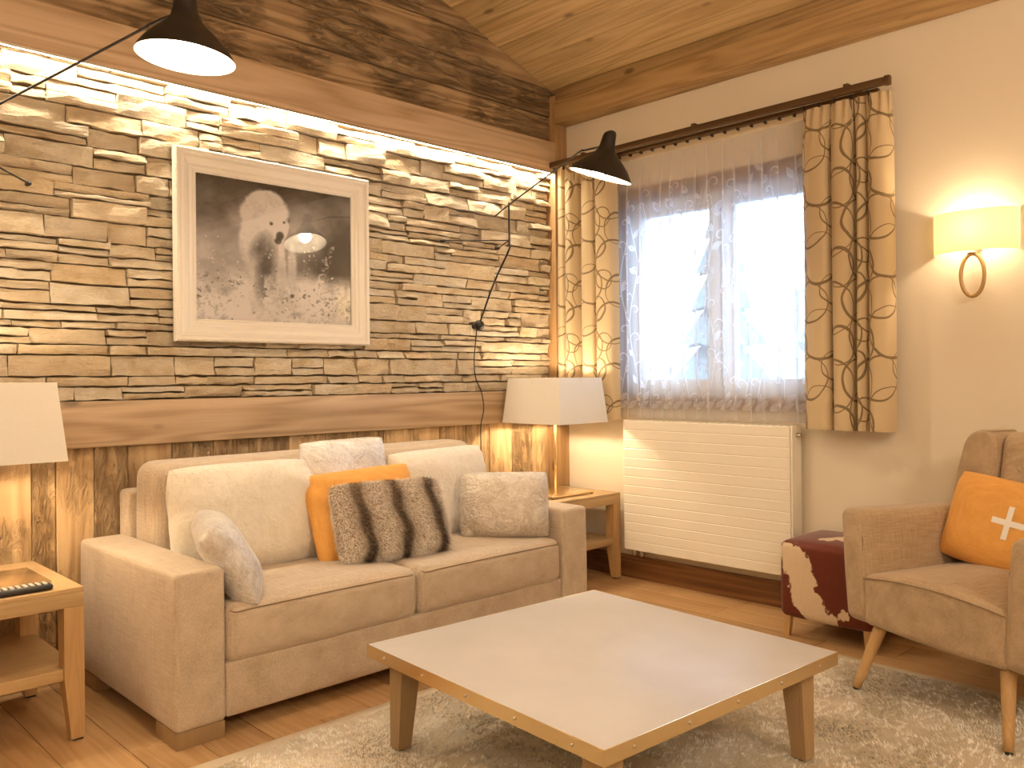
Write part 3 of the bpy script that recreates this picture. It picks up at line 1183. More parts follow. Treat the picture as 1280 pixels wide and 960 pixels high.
# ------------------------------------------------------------------ wall sconce
sc = thing('wall_sconce', 'wall sconce with glowing parchment half drum and oval ring', 'wall lamp', (0.0, -2.482, 1.73))
hw, dep, zb, zt = 0.168, 0.115, 1.730, 1.906
vv, ff = [], []
n = 32
for th_ in (0.0, 0.0025):
    for zz in (zb, zt):
        for i in range(n + 1):
            a = math.pi * i / n
            vv.append((-0.002 - (dep - th_) * math.sin(a) ** 0.8, -2.482 - (hw - th_) * math.cos(a), zz))
W = n + 1
for i in range(n):
    ff.append((i, i + 1, W + i + 1, W + i))
    ff.append((2 * W + i, 3 * W + i, 3 * W + i + 1, 2 * W + i + 1))
    ff.append((i, 2 * W + i, 2 * W + i + 1, i + 1))
    ff.append((W + i, W + i + 1, 3 * W + i + 1, 3 * W + i))
shade = add_obj('shade', mesh_of('shade', vv, ff, True), M_sconce)
shade.data.set_sharp_from_angle(angle=math.radians(50))
ring = tube('ring', [(-0.05, -2.482 + 0.047 * math.cos(a), 1.630 + 0.092 * math.sin(a)) for a in [2 * math.pi * i / 40 for i in range(40)]], 0.0085, M_legwood, seg=10, closed=True)
stem = tube('stem', [(-0.05, -2.482, 1.722), (-0.05, -2.482, 1.80)], 0.006, M_steel)
disc = tube('collar', [(-0.05, -2.482, 1.722), (-0.05, -2.482, 1.732)], 0.02, M_steel, seg=16)
plate = box('wall_plate', (-0.012, -2.505, 1.74), (-0.0005, -2.459, 1.86), M_steel, bevel=0.003)
armr = tube('bracket', [(-0.010, -2.482, 1.80), (-0.05, -2.482, 1.80)], 0.006, M_steel)


def bulb_mesh(r):
    bm = bmesh.new()
    bmesh.ops.create_icosphere(bm, subdivisions=2, radius=r)
    return bm_mesh('bulb', bm, True)


bulb = add_obj('bulb', bulb_mesh(0.028), mat_emit('sconce_bulb', BULB, 210.0), None, (-0.055, -2.482, 1.832))
adopt(sc, shade, ring, stem, disc, plate, armr, bulb)

# ------------------------------------------------------------------ fill globes added out of view to lift the room's ambient light
for px_, py_, lb in ((-5.0, -4.5, 'added fill light globe, out of view, nearest the far end wall'), (-2.5, -4.95, 'added fill light globe, out of view, on the armchair side')):
    pd = thing('fill_globe', lb, 'fill light', (px_, py_, 2.45), 'added fill globes')
    bm = bmesh.new()
    bmesh.ops.create_uvsphere(bm, u_segments=24, v_segments=14, radius=0.24)
    gb = add_obj('globe', bm_mesh('globe', bm, True), FILL_GLOW, None, (px_, py_, 2.45))
    cd_ = tube('cord', [(px_, py_, 2.68), (px_, py_, roof_z(px_) - 0.02)], 0.005, M_dark, seg=6)
    ro = tube('fill_globe_mount', [(px_, py_, roof_z(px_) - 0.05), (px_, py_, roof_z(px_) + 0.01)], 0.05, M_steel, seg=16)
    adopt(pd, gb, cd_, ro)

# ------------------------------------------------------------------ picture
pic = thing('framed_picture', 'white moulded frame with polar bear photograph on the stone wall', 'picture', (-2.03, -0.035, 1.375))
X0, X1, Z0, Z1 = -2.541, -1.533, 1.374, 2.224
FW = 0.100
prof = [(0.0, 0.0), (0.0, 0.026), (0.008, 0.034), (0.020, 0.034), (0.026, 0.026), (0.040, 0.030), (0.058, 0.024), (0.066, 0.018), (0.078, 0.020), (0.086, 0.014), (FW, 0.012), (FW, 0.0)]
YB = -0.054
corners = [(X0, Z0, 1, 1), (X1, Z0, -1, 1), (X1, Z1, -1, -1), (X0, Z1, 1, -1)]
rails = []
for k in range(4):
    a, b = corners[k], corners[(k + 1) % 4]
    vv, ff = [], []
    for cxx, czz, sx, sz in (a, b):
        for d, hgt in prof:
            vv.append((cxx + sx * d, YB - hgt, czz + sz * d))
    m = len(prof)
    for i in range(m - 1):
        ff.append((i, i + 1, m + i + 1, m + i))
    ff.append(tuple(range(m)))
    ff.append(tuple(range(2 * m - 1, m - 1, -1)))
    c = Vector(((a[0] + b[0]) / 2, YB, (a[1] + b[1]) / 2))
    me = mesh_of('frame_rail', [Vector(q) - c for q in vv], ff)
    r_ = add_obj('frame_rail', me, M_frame, None, c)
    rails.append(r_)
    # beaded edge, one mesh per rail
    bv, bf = [], []
    L = (Vector(b[:2]) - Vector(a[:2])).length
    dirv = (Vector(b[:2]) - Vector(a[:2])).normalized()
    inw = Vector((0.5 * (a[2] + b[2]), 0.5 * (a[3] + b[3])))
    for off, hgt, st in ((0.0045, 0.031, 0.012), (FW - 0.006, 0.0135, 0.010)):
        nb = int((L - 2 * off) / st)
        for i in range(nb):
            q = Vector(a[:2]) + dirv * (off + (i + 0.5) * st) + inw * off
            s_ = st * 0.36
            b0 = len(bv)
            for dx, dy, dz in ((-1, 0, 0), (1, 0, 0), (0, 0, -1), (0, 0, 1), (0, -1.0, 0)):
                bv.append((q.x + dx * s_ - c.x, YB - hgt + dy * s_ - c.y, q.y + dz * s_ - c.z))
            bf += [(b0, b0 + 2, b0 + 4), (b0 + 2, b0 + 1, b0 + 4), (b0 + 1, b0 + 3, b0 + 4), (b0 + 3, b0, b0 + 4)]
    bead = add_obj('beading', mesh_of('beading', bv, bf), M_frame, r_)
    bead['kind'] = 'stuff'
adopt(pic, *rails)

# the print: a polar bear walking out of spray, in brown-grey tones
NXP, NYP = 260, 210
U, V = np.meshgrid(np.linspace(0, 1, NXP), np.linspace(0, 1, NYP))   # V down
n1 = fbm_grid(NYP, NXP, 3, 6, 3)
n2 = fbm_grid(NYP, NXP, 14, 4, 8, 0.7)
n3 = fbm_grid(NYP, NXP, 60, 2, 21, 0.8)
def ell(cx, cy, rx, ry, ang=0, soft=0.25):
    dx, dy = U - cx, (V - cy)
    c_, s_ = math.cos(ang), math.sin(ang)
    a, b = (dx * c_ + dy * s_) / rx, (-dx * s_ + dy * c_) / ry
    d = np.sqrt(a * a + b * b) + (n2 - 0.5) * 0.22
    return np.clip((1 + soft - d) / (2 * soft), 0, 1)
lum = 0.20 + 0.30 * np.clip(V * 1.6, 0, 1) + (n1 - 0.5) * 0.75
lum += 0.22 * ell(0.55, 0.25, 0.40, 0.20, 0, 0.8) + 0.12 * ell(0.2, 0.45, 0.25, 0.2, 0, 0.8)
lum -= 0.30 * ell(0.90, 0.52, 0.22, 0.20, -0.4, 0.7) + 0.14 * ell(0.5, -0.02, 0.7, 0.10, 0, 0.7)
ground = np.clip((V - 0.60) / 0.14, 0, 1)
rocks = np.clip((n2 - 0.52) * 6, 0, 1) * np.clip((n3 - 0.35) * 3, 0, 1)
g_l = 0.60 + (n1 - 0.5) * 0.8 + (n2 - 0.5) * 0.5 + (n3 - 0.5) * 0.15 - rocks * 0.55 * np.clip(1 - np.abs(V - 0.80) * 4, 0, 1)
lum = lum * (1 - ground) + g_l * ground
bear = np.maximum.reduce([ell(0.42, 0.22, 0.150, 0.17, 0.2, 0.07), ell(0.395, 0.42, 0.135, 0.26, 0, 0.09), ell(0.48, 0.30, 0.090, 0.135, 0.15, 0.06),
                          ell(0.36, 0.74, 0.050, 0.20, 0.05, 0.1), ell(0.515, 0.60, 0.036, 0.24, -0.03, 0.1), ell(0.59, 0.60, 0.030, 0.16, 0.0, 0.3)])
b_l = 0.74 - 0.20 * np.clip((V - 0.42) * 3, 0, 1) + (n1 - 0.5) * 0.30 + (n3 - 0.5) * 0.10
b_l += 0.10 * ell(0.49, 0.28, 0.08, 0.10, 0, 0.5)
b_l -= 0.40 * ell(0.425, 0.58, 0.05, 0.20, 0.1, 0.6) + 0.28 * ell(0.37, 0.46, 0.035, 0.08, 0.3, 0.6)
lum = lum * (1 - bear) + b_l * bear
for cx, cy, rx, ry, dk in ((0.458, 0.285, 0.012, 0.013, 0.55), (0.540, 0.265, 0.009, 0.011, 0.50), (0.513, 0.365, 0.024, 0.030, 0.62), (0.500, 0.405, 0.022, 0.022, 0.5), (0.565, 0.245, 0.014, 0.020, 0.22)):
    lum -= dk * ell(cx, cy, rx, ry, 0.1, 0.25)
spr = (n3 > 0.80) & (n1 + 0.4 * n2 > 0.62) & (V > 0.42)
lum = np.where(spr, lum + 0.45, lum)
spd = (n3 < 0.20) & (n2 < 0.5) & (V > 0.62)
lum = np.where(spd, lum - 0.25, lum)
spl = np.clip(1 - np.abs((U - 0.80) + (V - 0.62) * 0.35) * 30, 0, 1) * np.clip((n3 - 0.45) * 5, 0, 1) * (V > 0.40) * (V < 0.78)
lum += 0.5 * spl
lum += 0.10 * ground * (1 - rocks) - 0.10 * np.clip((U - 0.62) * 2, 0, 1) * (1 - ground) * np.clip((V - 0.3) * 4, 0, 1)
lum = np.clip((lum - 0.40) * 1.5 + 0.52, 0.04, 0.98)
lin = lum ** 1.9
colr = np.stack([lin * 1.0 + 0.012, lin * 0.93 + 0.006, lin * 0.90 + 0.005], -1)
px0, px1, pz0, pz1 = X0 + FW - 0.004, X1 - FW + 0.004, Z0 + FW - 0.004, Z1 - FW + 0.004
me = bpy.data.meshes.new('print')
co = np.stack([px0 + U * (px1 - px0) - (px0 + px1) / 2, np.zeros_like(U), (pz1 - V * (pz1 - pz0)) - (pz0 + pz1) / 2], -1).reshape(-1, 3)
idx = np.arange(NXP * NYP).reshape(NYP, NXP)
quads = np.stack([idx[1:, :-1], idx[1:, 1:], idx[:-1, 1:], idx[:-1, :-1]], -1).reshape(-1, 4)
me.vertices.add(len(co))
me.vertices.foreach_set('co', co.reshape(-1))
me.loops.add(quads.size)
me.loops.foreach_set('vertex_index', quads.reshape(-1).astype(np.int32))
me.polygons.add(len(quads))
me.polygons.foreach_set('loop_start', np.arange(0, quads.size, 4, dtype=np.int32))
me.update(calc_edges=True)
at = me.color_attributes.new('Col', 'FLOAT_COLOR', 'POINT')
at.data.foreach_set('color', np.concatenate([colr.reshape(-1, 3), np.ones((len(co), 1))], 1).reshape(-1))
pr = add_obj('photo_print', me, M_print, None, ((px0 + px1) / 2, YB - 0.003, (pz0 + pz1) / 2))
pr['label'] = 'brown-toned photograph of a polar bear walking in snow spray'
gl = box('glass', (px0, YB - 0.0085, pz0), (px1, YB - 0.0065, pz1), M_picglass)
bk = box('backing', (X0 + 0.02, -0.0538, Z0 + 0.02), (X1 - 0.02, -0.0490, Z1 - 0.02), M_dark)
adopt(pic, pr, gl, bk)


# ------------------------------------------------------------------ swing-arm wall lamps
def mantis(label, mx, ang, reach, rim_z, group, lean, tilt):
    """thin black wall lamp: bent mast held off the wall by two struts, long arm, flared cap"""
    root = thing('swing_arm_lamp', label, 'wall lamp', (mx, -0.03, 1.507), group)
    d = Vector((math.cos(ang), math.sin(ang), 0))
    mtop = Vector((mx, -0.333, 2.164))
    wall = -0.047
    ps = []
    foot = Vector((mx, wall - 0.03, 1.507))
    ps.append(tube('mast', [tuple(q) for q in spline([tuple(foot), (mx, -0.20, 1.73), (mx, -0.325, 1.905), (mx, -0.334, 1.945), (mx, -0.333, 2.06), tuple(mtop + Vector((0, 0, 0.012)))], 5)], 0.0055, M_black, seg=8))
    bmk = bmesh.new()
    bmesh.ops.create_uvsphere(bmk, u_segments=16, v_segments=10, radius=0.030)
    ps.append(add_obj('pivot', bm_mesh('pivot', bmk, True), M_black, None, foot))
    ps.append(tube('wall_plate', [(mx, -0.008, 1.507), (mx, wall - 0.012, 1.507)], 0.022, M_black, seg=16))
    for sx in (-0.236, 0.184):
        ps.append(tube('strut', [(mx, -0.331, 1.966), (mx + sx, wall - 0.002, 1.974)], 0.0036, M_black, seg=8))
        ps.append(tube('strut_foot', [(mx + sx, wall + 0.02, 1.974), (mx + sx, wall - 0.010, 1.974)], 0.009, M_black, seg=10))
    rimc = Vector((mtop.x, mtop.y, 0)) + d * reach + Vector((0, 0, rim_z))
    topc = rimc + lean + Vector((0, 0, 0.203))
    neck = rimc + (topc - rimc) * 0.68
    bend = mtop + d * (reach * 0.80) + Vector((0, 0, 0.081))
    cend = mtop - d * 0.219 + Vector((0, 0, -0.027))
    ps.append(tube('arm', [tuple(q) for q in spline([tuple(cend), tuple(mtop), tuple(mtop + (bend - mtop) * 0.55), tuple(bend), tuple(bend + (neck - bend) * 0.25 + Vector((0, 0, 0.004))), tuple(neck)], 5)], 0.0042, M_black, seg=8))
    ps.append(tube('arm_joint', [tuple(neck - d * 0.05 + Vector((0, 0, 0.006))), tuple(neck - d * 0.015)], 0.008, M_steel, seg=8))
    g = tilt
    rad = [(0.0, 0.137), (0.06, 0.131), (0.16, 0.117), (0.27, 0.097), (0.38, 0.074), (0.48, 0.053), (0.58, 0.040), (0.68, 0.034), (0.80, 0.0315), (0.90, 0.030), (0.96, 0.025), (0.99, 0.014), (1.0, 0.0)]
    vv, ff = [], []
    n = 36
    rings = []
    for off in (0.0, -0.0025):
        for t, r in rad:
            c = rimc + (topc - rimc) * t
            rr = max(0.0005, r + off)
            rings.append(len(vv))
            for i in range(n):
                a = 2 * math.pi * i / n
                px, py = rr * math.cos(a), rr * math.sin(a)
                zz = (g.x * px + g.y * py) * (1 - t) ** 0.8
                vv.append((c.x + px - rimc.x, c.y + py - rimc.y, c.z + zz - rimc.z + (off if t > 0.9 else 0)))
    m = len(rad)
    outer, inner = [], []
    for k in range(m - 1):
        for i in range(n):
            a, b = rings[k], rings[k + 1]
            outer.append((a + i, a + (i + 1) % n, b + (i + 1) % n, b + i))
            a, b = rings[m + k], rings[m + k + 1]
            inner.append((a + i, b + i, b + (i + 1) % n, a + (i + 1) % n))
    for i in range(n):
        inner.append((rings[0] + i, rings[m] + i, rings[m] + (i + 1) % n, rings[0] + (i + 1) % n))
    me = mesh_of('cap', vv, outer + inner, True)
    me.materials.append(M_black)
    me.materials.append(M_inner)
    me.polygons.foreach_set('material_index', [0] * len(outer) + [1] * len(inner))
    me.set_sharp_from_angle(angle=math.radians(60))
    cap = add_obj('cap', me, None, None, rimc)
    ps.append(cap)
    bl = add_obj('bulb', bulb_mesh(0.040), mat_emit('swing_lamp_bulb', BULB, 260.0), None, rimc + Vector((0, 0, 0.045)))
    ps.append(bl)
    cz = [(mx - 0.002, wall - 0.012, 1.49), (mx - 0.010, wall - 0.008, 1.40), (mx - 0.022, wall - 0.008, 1.30), (mx - 0.012, wall - 0.01, 1.20), (mx + 0.024, wall - 0.018, 1.12), (mx + 0.03, wall - 0.03, 1.02), (mx + 0.008, wall - 0.03, 0.93), (mx + 0.022, wall - 0.012, 0.80), (mx + 0.02, wall - 0.012, 0.40)]
    ps.append(tube('cord', [tuple(q) for q in spline(cz, 6)], 0.0035, M_dark, seg=6))
    adopt(root, *ps)
    return root


mantis('thin black swing-arm lamp whose flared cap hangs before the window curtain', -0.771, math.atan2(-0.98, -0.3845), 1.05, 2.09, 'swing-arm wall lamps', Vector((0.040, -0.030, 0)), Vector((-0.085, 0.32, 0)))
mantis('thin black swing-arm lamp whose flared cap hangs before the strip light, left of the picture', -3.285, math.radians(-76.4), 1.05, 2.118, 'swing-arm wall lamps', Vector((0.0, 0.0, 0)), Vector((-0.06, 0.055, 0)))


# ------------------------------------------------------------------ side tables and table lamps
def side_table(label, x0, x1, y0, y1, h):
    root = thing('side_table', label, 'side table', ((x0 + x1) / 2, (y0 + y1) / 2, 0), 'oak side tables')
    ps = [box('top', (x0, y0, h - 0.016), (x1, y1, h), M_oak, bevel=0.002)]
    ap = 0.058
    e = 0.0
    ps += [box('apron', (x0 + e, y0 + e, h - 0.016 - ap + 0.01), (x1 - e, y0 + e + 0.02, h - 0.016), M_oak, bevel=0.0015),
           box('apron', (x0 + e, y1 - e - 0.02, h - 0.016 - ap + 0.01), (x1 - e, y1 - e, h - 0.016), M_oak, bevel=0.0015),
           box('apron', (x0 + e, y0 + e + 0.02, h - 0.016 - ap + 0.01), (x0 + e + 0.02, y1 - e - 0.02, h - 0.016), M_oak, bevel=0.0015),
           box('apron', (x1 - e - 0.02, y0 + e + 0.02, h - 0.016 - ap + 0.01), (x1 - e, y1 - e - 0.02, h - 0.016), M_oak, bevel=0.0015)]
    zt = h - 0.016 - ap + 0.01
    w0, w1 = 0.062, 0.042
    for sx, xe in ((1, x0), (-1, x1)):
        for sy, ye in ((1, y0), (-1, y1)):
            bm = bmesh.new()
            vs = []
            for zz, w in ((0.008, w1), (0.21, w0), (zt, w0)):
                vs.append([bm.verts.new((xe + sx * a, ye + sy * b, zz)) for a, b in ((0, 0), (w, 0), (w, w), (0, w))])
            for r0, r1 in zip(vs[:-1], vs[1:]):
                for i in range(4):
                    bm.faces.new((r0[i], r0[(i + 1) % 4], r1[(i + 1) % 4], r1[i]))
            bm.faces.new(vs[0])
            bm.faces.new(vs[-1])
            ps.append(add_obj('leg', bm_mesh('leg', bm), M_legwood))
            ps.append(box('glide', (xe + sx * 0.004, ye + sy * 0.004, 0.0), (xe + sx * 0.036, ye + sy * 0.036, 0.008), M_dark))
    ps.append(box('shelf', (x0 + 0.012, y0 + 0.012, 0.205), (x1 - 0.012, y1 - 0.012, 0.245), M_oak, bevel=0.002))
    adopt(root, *ps)
    return root


side_table('oak side table with lower shelf in the corner beside radiator', -0.66, -0.072, -0.545, -0.085, 0.512)
side_table('oak side table carrying a lamp and the remote control', -3.70, -3.108, -0.672, -0.09, 0.512)


def table_lamp(label, cx, cy, ztab):
    root = thing('table_lamp', label, 'table lamp', (cx, cy, ztab), 'tapered shade table lamps')
    ps = [box('base', (cx - 0.18, cy - 0.145, ztab + 0.006), (cx + 0.18, cy + 0.145, ztab + 0.018), M_brass, bevel=0.002)]
    for sx in (-1, 1):
        for sy in (-1, 1):
            ps.append(tube('foot', [(cx + sx * 0.168, cy + sy * 0.133, ztab), (cx + sx * 0.168, cy + sy * 0.133, ztab + 0.007)], 0.009, M_dark, seg=10))
    ps.append(tube('pole', [(cx, cy, ztab + 0.017), (cx, cy, 1.05)], 0.0085, M_brass, seg=12))
    ps.append(tube('socket', [(cx, cy, 0.985), (cx, cy, 1.035)], 0.018, M_dark, seg=12))
    b, t = (0.2105, 0.2285, 0.936), (0.185, 0.203, 1.198)
    vv, ff = [], []
    for off in (0.0, 0.003):
        for hx, hy, zz in (b, t):
            vv += [(-(hx - off), -(hy - off), zz - 0.936), (hx - off, -(hy - off), zz - 0.936), (hx - off, hy - off, zz - 0.936), (-(hx - off), hy - off, zz - 0.936)]
    for i in range(4):
        j = (i + 1) % 4
        ff.append((i, j, 4 + j, 4 + i))
        ff.append((8 + i, 12 + i, 12 + j, 8 + j))
        ff.append((i, 8 + i, 8 + j, j))
        ff.append((4 + i, 4 + j, 12 + j, 12 + i))
    sh = add_obj('shade', mesh_of('shade', vv, ff), M_shade, None, (cx, cy, 0.936))
    ps.append(sh)
    for a, c in (((-0.19, 0), (0.19, 0)), ((0, -0.207), (0, 0.207))):
        ps.append(tube('shade_holder', [(cx + a[0], cy + a[1], 1.178), (cx + c[0], cy + c[1], 1.178)], 0.0025, M_steel, seg=6))
    ps.append(add_obj('bulb', bulb_mesh(0.032), mat_emit('table_lamp_bulb', BULB, 330.0), None, (cx, cy, 1.07)))
    adopt(root, *ps)
    return root


table_lamp('square tapered cream lamp on brass base in the corner by the curtain', -0.395, -0.320, 0.512)
table_lamp('square tapered cream lamp on the side table with the remote control', -3.362, -0.440, 0.512)

# remote control on the left side table
rc = thing('remote_control', 'black remote control with pale buttons lying before the lamp base', 'remote control', (-3.31, -0.63, 0.512))
RCX = (-3.46, -3.195)
body = soft_box('body', (RCX[0], -0.656, 0.512), (RCX[1], -0.606, 0.534), 0.010, M_dark, n=5, rn=3)
rp = [body]
M_btn = mat_plain('pale_rubber', (0.62, 0.58, 0.50), 0.7)
M_btn2 = mat_plain('red_rubber', (0.42, 0.10, 0.05), 0.7)
for i in range(12):
    for j in range(3):
        xb = RCX[1] - 0.022 - i * 0.0195
        yb = -0.645 + j * 0.0145
        rp.append(box('button', (xb - 0.0055, yb - 0.0042, 0.5325), (xb + 0.0055, yb + 0.0042, 0.5375), M_btn2 if (i == 10 and j != 1) else M_btn, bevel=0.001, seg=1))
adopt(rc, *rp)

# ------------------------------------------------------------------ sofa
SX0, SX1, SYF, SYB = -2.940, -0.905, -1.005, -0.075
AW = 0.176
sofa = thing('sofa', 'beige linen two-seat sofa with block arms against the wainscot', 'sofa', ((SX0 + SX1) / 2, (SYF + SYB) / 2, 0))
ps = []
for a, b in ((SX0, SX0 + AW), (SX1 - AW, SX1)):
    arm = soft_box('arm', (a, SYF, 0.055), (b, SYB - 0.01, 0.572), 0.020, M_sofa, bulge=(0.004, 0.005, 0.004), n=9, rn=4, wob=0.002, seed=int(a * 10))
    r = 0.024
    loop = []
    for (ux, uz) in ((a + 0.012, 0.075), (a + 0.012, 0.545), (a + 0.03, 0.562), (b - 0.03, 0.562), (b - 0.012, 0.545), (b - 0.012, 0.075)):
        loop.append((ux, SYF + 0.0085, uz))
    sm = tube('seam', loop, 0.0022, M_seam, seg=6)
    sm2 = tube('seam', [(a + 0.008, SYF + 0.03, 0.5635), (a + 0.008, SYB - 0.04, 0.5635)], 0.0022, M_seam, seg=6)
    adopt(arm, sm, sm2)
    ps.append(arm)
    for fy in (SYF + 0.007, SYB - 0.17):
        xa, xb = (a + 0.006, a + 0.171) if a == SX0 else (b - 0.171, b - 0.006)
        ps.append(box('block_foot', (xa, fy, 0.0), (xb, fy + 0.17, 0.057), M_champ, bevel=0.002))
XI0, XI1 = SX0 + AW, SX1 - AW
ps.append(soft_box('base', (XI0 + 0.001, SYF + 0.012, 0.058), (XI1 - 0.001, SYB - 0.02, 0.245), 0.012, M_sofa, n=7, rn=2))
xm_ = -1.942
for a, b, sd in ((XI0 + 0.003, xm_ - 0.001, 1), (xm_ + 0.001, XI1 - 0.003, 2)):
    cu = soft_box('seat_cushion', (a, SYF + 0.004, 0.232), (b, -0.36, 0.436), 0.042, M_sofa, bulge=(0.004, 0.012, 0.016), n=13, rn=5, wob=0.003, seed=sd)
    pts = [(a + 0.012, SYF + 0.045, 0.424)] + [(a + 0.03 + (b - a - 0.06) * i / 12, SYF + 0.0075 - 0.006 * math.sin(math.pi * i / 12), 0.412 + 0.004 * math.sin(math.pi * i / 12)) for i in range(13)] + [(b - 0.012, SYF + 0.045, 0.424)]
    adopt(cu, tube('seam', [tuple(q) for q in spline(pts, 3)], 0.0024, M_seam, seg=6))
    ps.append(cu)
ps.append(soft_box('back_frame', (XI0 - 0.02, -0.165, 0.24), (XI1 + 0.02, SYB, 0.757), 0.022, M_sofa, n=9, rn=4, wob=0.002))
bk = soft_box('backrest', (XI0 + 0.004, -0.385, 0.30), (XI1 - 0.004, -0.155, 0.875), 0.065, M_sofa, bulge=(0.004, 0.012, 0.004), n=13, rn=5, wob=0.003, seed=8)
adopt(bk, tube('seam', [tuple(q) for q in spline([(XI0 + 0.0055, -0.30, 0.42), (XI0 + 0.0055, -0.30, 0.80), (XI0 + 0.045, -0.30, 0.866), (XI0 + 0.07, -0.30, 0.871)], 5)], 0.0018, M_seam, seg=6))
ps.append(bk)
adopt(sofa, *ps)


# ------------------------------------------------------------------ cushions
def pillow_mesh(name, w, h, t, seed=0, n=26, roll=0.0, wrinkle=0.006, ear=0.05):
    """two stitched faces, puffed in the middle, drawn out at the corners"""
    vv, ff = [], []
    g = [math.sin(math.pi / 2 * (-1 + 2 * i / n)) for i in range(n + 1)]
    c_, s_ = math.cos(roll), math.sin(roll)
    sv = Vector((seed * 5.3, seed * 2.9, seed))
    idx = {}
    for side in (-1, 1):
        for j, v in enumerate(g):
            for i, u in enumerate(g):
                edge = i in (0, n) or j in (0, n)
                if edge and side == 1:
                    idx[(side, i, j)] = idx[(-1, i, j)]
                    continue
                px = u * w / 2 * (1 - ear * (1 - v * v) * u * u)
                pz = v * h / 2 * (1 - ear * (1 - u * u) * v * v)
                px *= 1 - 0.050 * u ** 4 * v ** 4
                pz *= 1 - 0.050 * u ** 4 * v ** 4
                th = t / 2 * (max(0, 1 - u ** 4) * max(0, 1 - v ** 4)) ** 0.55
                nz = mnoise.noise(Vector((px * 7, pz * 7, side)) + sv)
                ridge = abs(mnoise.noise(Vector((px * 5 + pz * 9, pz * 4 - px * 3, side * 2)) + sv))
                fade = (1 - u * u) * (1 - v * v)
                th += (nz * wrinkle * 2 - (0.35 - ridge) * wrinkle * 3) * (0.25 + 0.75 * (1 - fade)) * (0 if edge else 1)
                x, y, z = px, side * max(th, 0.001 if not edge else 0), pz
                x, z = x * c_ - z * s_, x * s_ + z * c_
                idx[(side, i, j)] = len(vv)
                vv.append((x, y, z))
    for side in (-1, 1):
        for j in range(n):
            for i in range(n):
                q = [idx[(side, i, j)], idx[(side, i + 1, j)], idx[(side, i + 1, j + 1)], idx[(side, i, j + 1)]]
                ff.append(q if side == -1 else q[::-1])
    return mesh_of(name, vv, ff, True)


def pillow(label, w, h, t, mat, c, lean=0, yaw=0, roll=0, seed=0, wrinkle=0.006, ear=0.015, group=None):
    me = pillow_mesh('cushion', w, h, t, seed, roll=math.radians(roll), wrinkle=wrinkle, ear=ear)
    o = add_obj('cushion', me, mat, None, c, (math.radians(-lean), 0, math.radians(yaw)))
    return tag(o, label, 'cushion', group)


pillow('large cream velvet cushion beside the small silver cushion at the sofa arm', 0.63, 0.44, 0.17, M_cream, (-2.435, -0.500, 0.648), lean=10, seed=1, wrinkle=0.009, ear=0.0)
pillow('silver crushed velvet cushion standing tallest behind the ochre one', 0.44, 0.46, 0.13, M_silver, (-1.935, -0.465, 0.705), lean=7, yaw=-3, roll=1, seed=2)
pillow('ochre cotton cushion tucked behind the striped fur cushion on the sofa', 0.55, 0.40, 0.13, M_orange, (-1.925, -0.605, 0.616), lean=20, yaw=-4, roll=2.5, seed=3)
pillow('large cream cushion behind the taupe cushion at the far sofa arm', 0.62, 0.435, 0.17, M_cream, (-1.412, -0.500, 0.645), lean=10, yaw=2, roll=1, seed=5, wrinkle=0.012)
pillow('taupe satin cushion leaning in the sofa corner by the lamp table', 0.43, 0.315, 0.13, M_taupe, (-1.262, -0.790, 0.595), lean=12, yaw=-41, roll=0, seed=6, wrinkle=0.009)
pillow('small silver cushion slumped against the sofa arm nearest the remote control', 0.35, 0.335, 0.16, M_silver, (-2.672, -0.830, 0.570), lean=29, yaw=70, roll=4, seed=7)

# striped faux fur cushion
furp = pillow('brown and cream striped faux fur cushion in the middle of the sofa', 0.53, 0.34, 0.12, mat_plain('fur_backing', (0.30, 0.20, 0.12), 0.9), (-1.890, -0.745, 0.600), lean=24, yaw=-10, roll=0, seed=4, wrinkle=0.003)
me = furp.data
nv_ = len(me.vertices)
P = np.empty(nv_ * 3)
Nn = np.empty(nv_ * 3)
me.vertices.foreach_get('co', P)
me.vertex_normals.foreach_get('vector', Nn)
P, Nn = P.reshape(-1, 3), Nn.reshape(-1, 3)
polys = np.array([list(p.vertices) for p in me.polygons])
area = np.array([p.area for p in me.polygons])
NB = 46000
pick = nrs.choice(len(polys), NB, p=area / area.sum())
ra, rb = nrs.rand(NB), nrs.rand(NB)
bw = np.stack([(1 - ra) * (1 - rb), ra * (1 - rb), ra * rb, (1 - ra) * rb], 1)
pts = (P[polys[pick]] * bw[:, :, None]).sum(1)
nrm = (Nn[polys[pick]] * bw[:, :, None]).sum(1)
nrm /= np.linalg.norm(nrm, axis=1)[:, None] + 1e-9
sx = pts[:, 0] / 0.53 + 0.022 * np.sin(pts[:, 2] * 17) + 0.012 * np.sin(pts[:, 2] * 43 + pts[:, 0] * 20)
ph = np.abs(((sx * 3.1 + 0.37) % 1.0) - 0.5) * 2
dark = np.clip((0.36 - ph) / 0.20, 0, 1)
edge = np.clip((0.80 - ph) / 0.45, 0, 1)
jit = nrs.rand(NB)
cols = np.array((0.92, 0.84, 0.72))[None] * (0.80 + 0.4 * jit[:, None])
cols = cols * (1 - edge[:, None] * 0.5) + np.array((0.36, 0.25, 0.15))[None] * edge[:, None] * 0.5
cols = cols * (1 - dark[:, None]) + np.array((0.035, 0.017, 0.009))[None] * dark[:, None]
drc = nrm * 0.012 + nrs.normal(size=(NB, 3)) * 0.005 + np.array((0.002, 0, -0.008))
blades('fur', pts, drc, np.full(NB, 0.0008), M_fur, furp, cols, nrm)

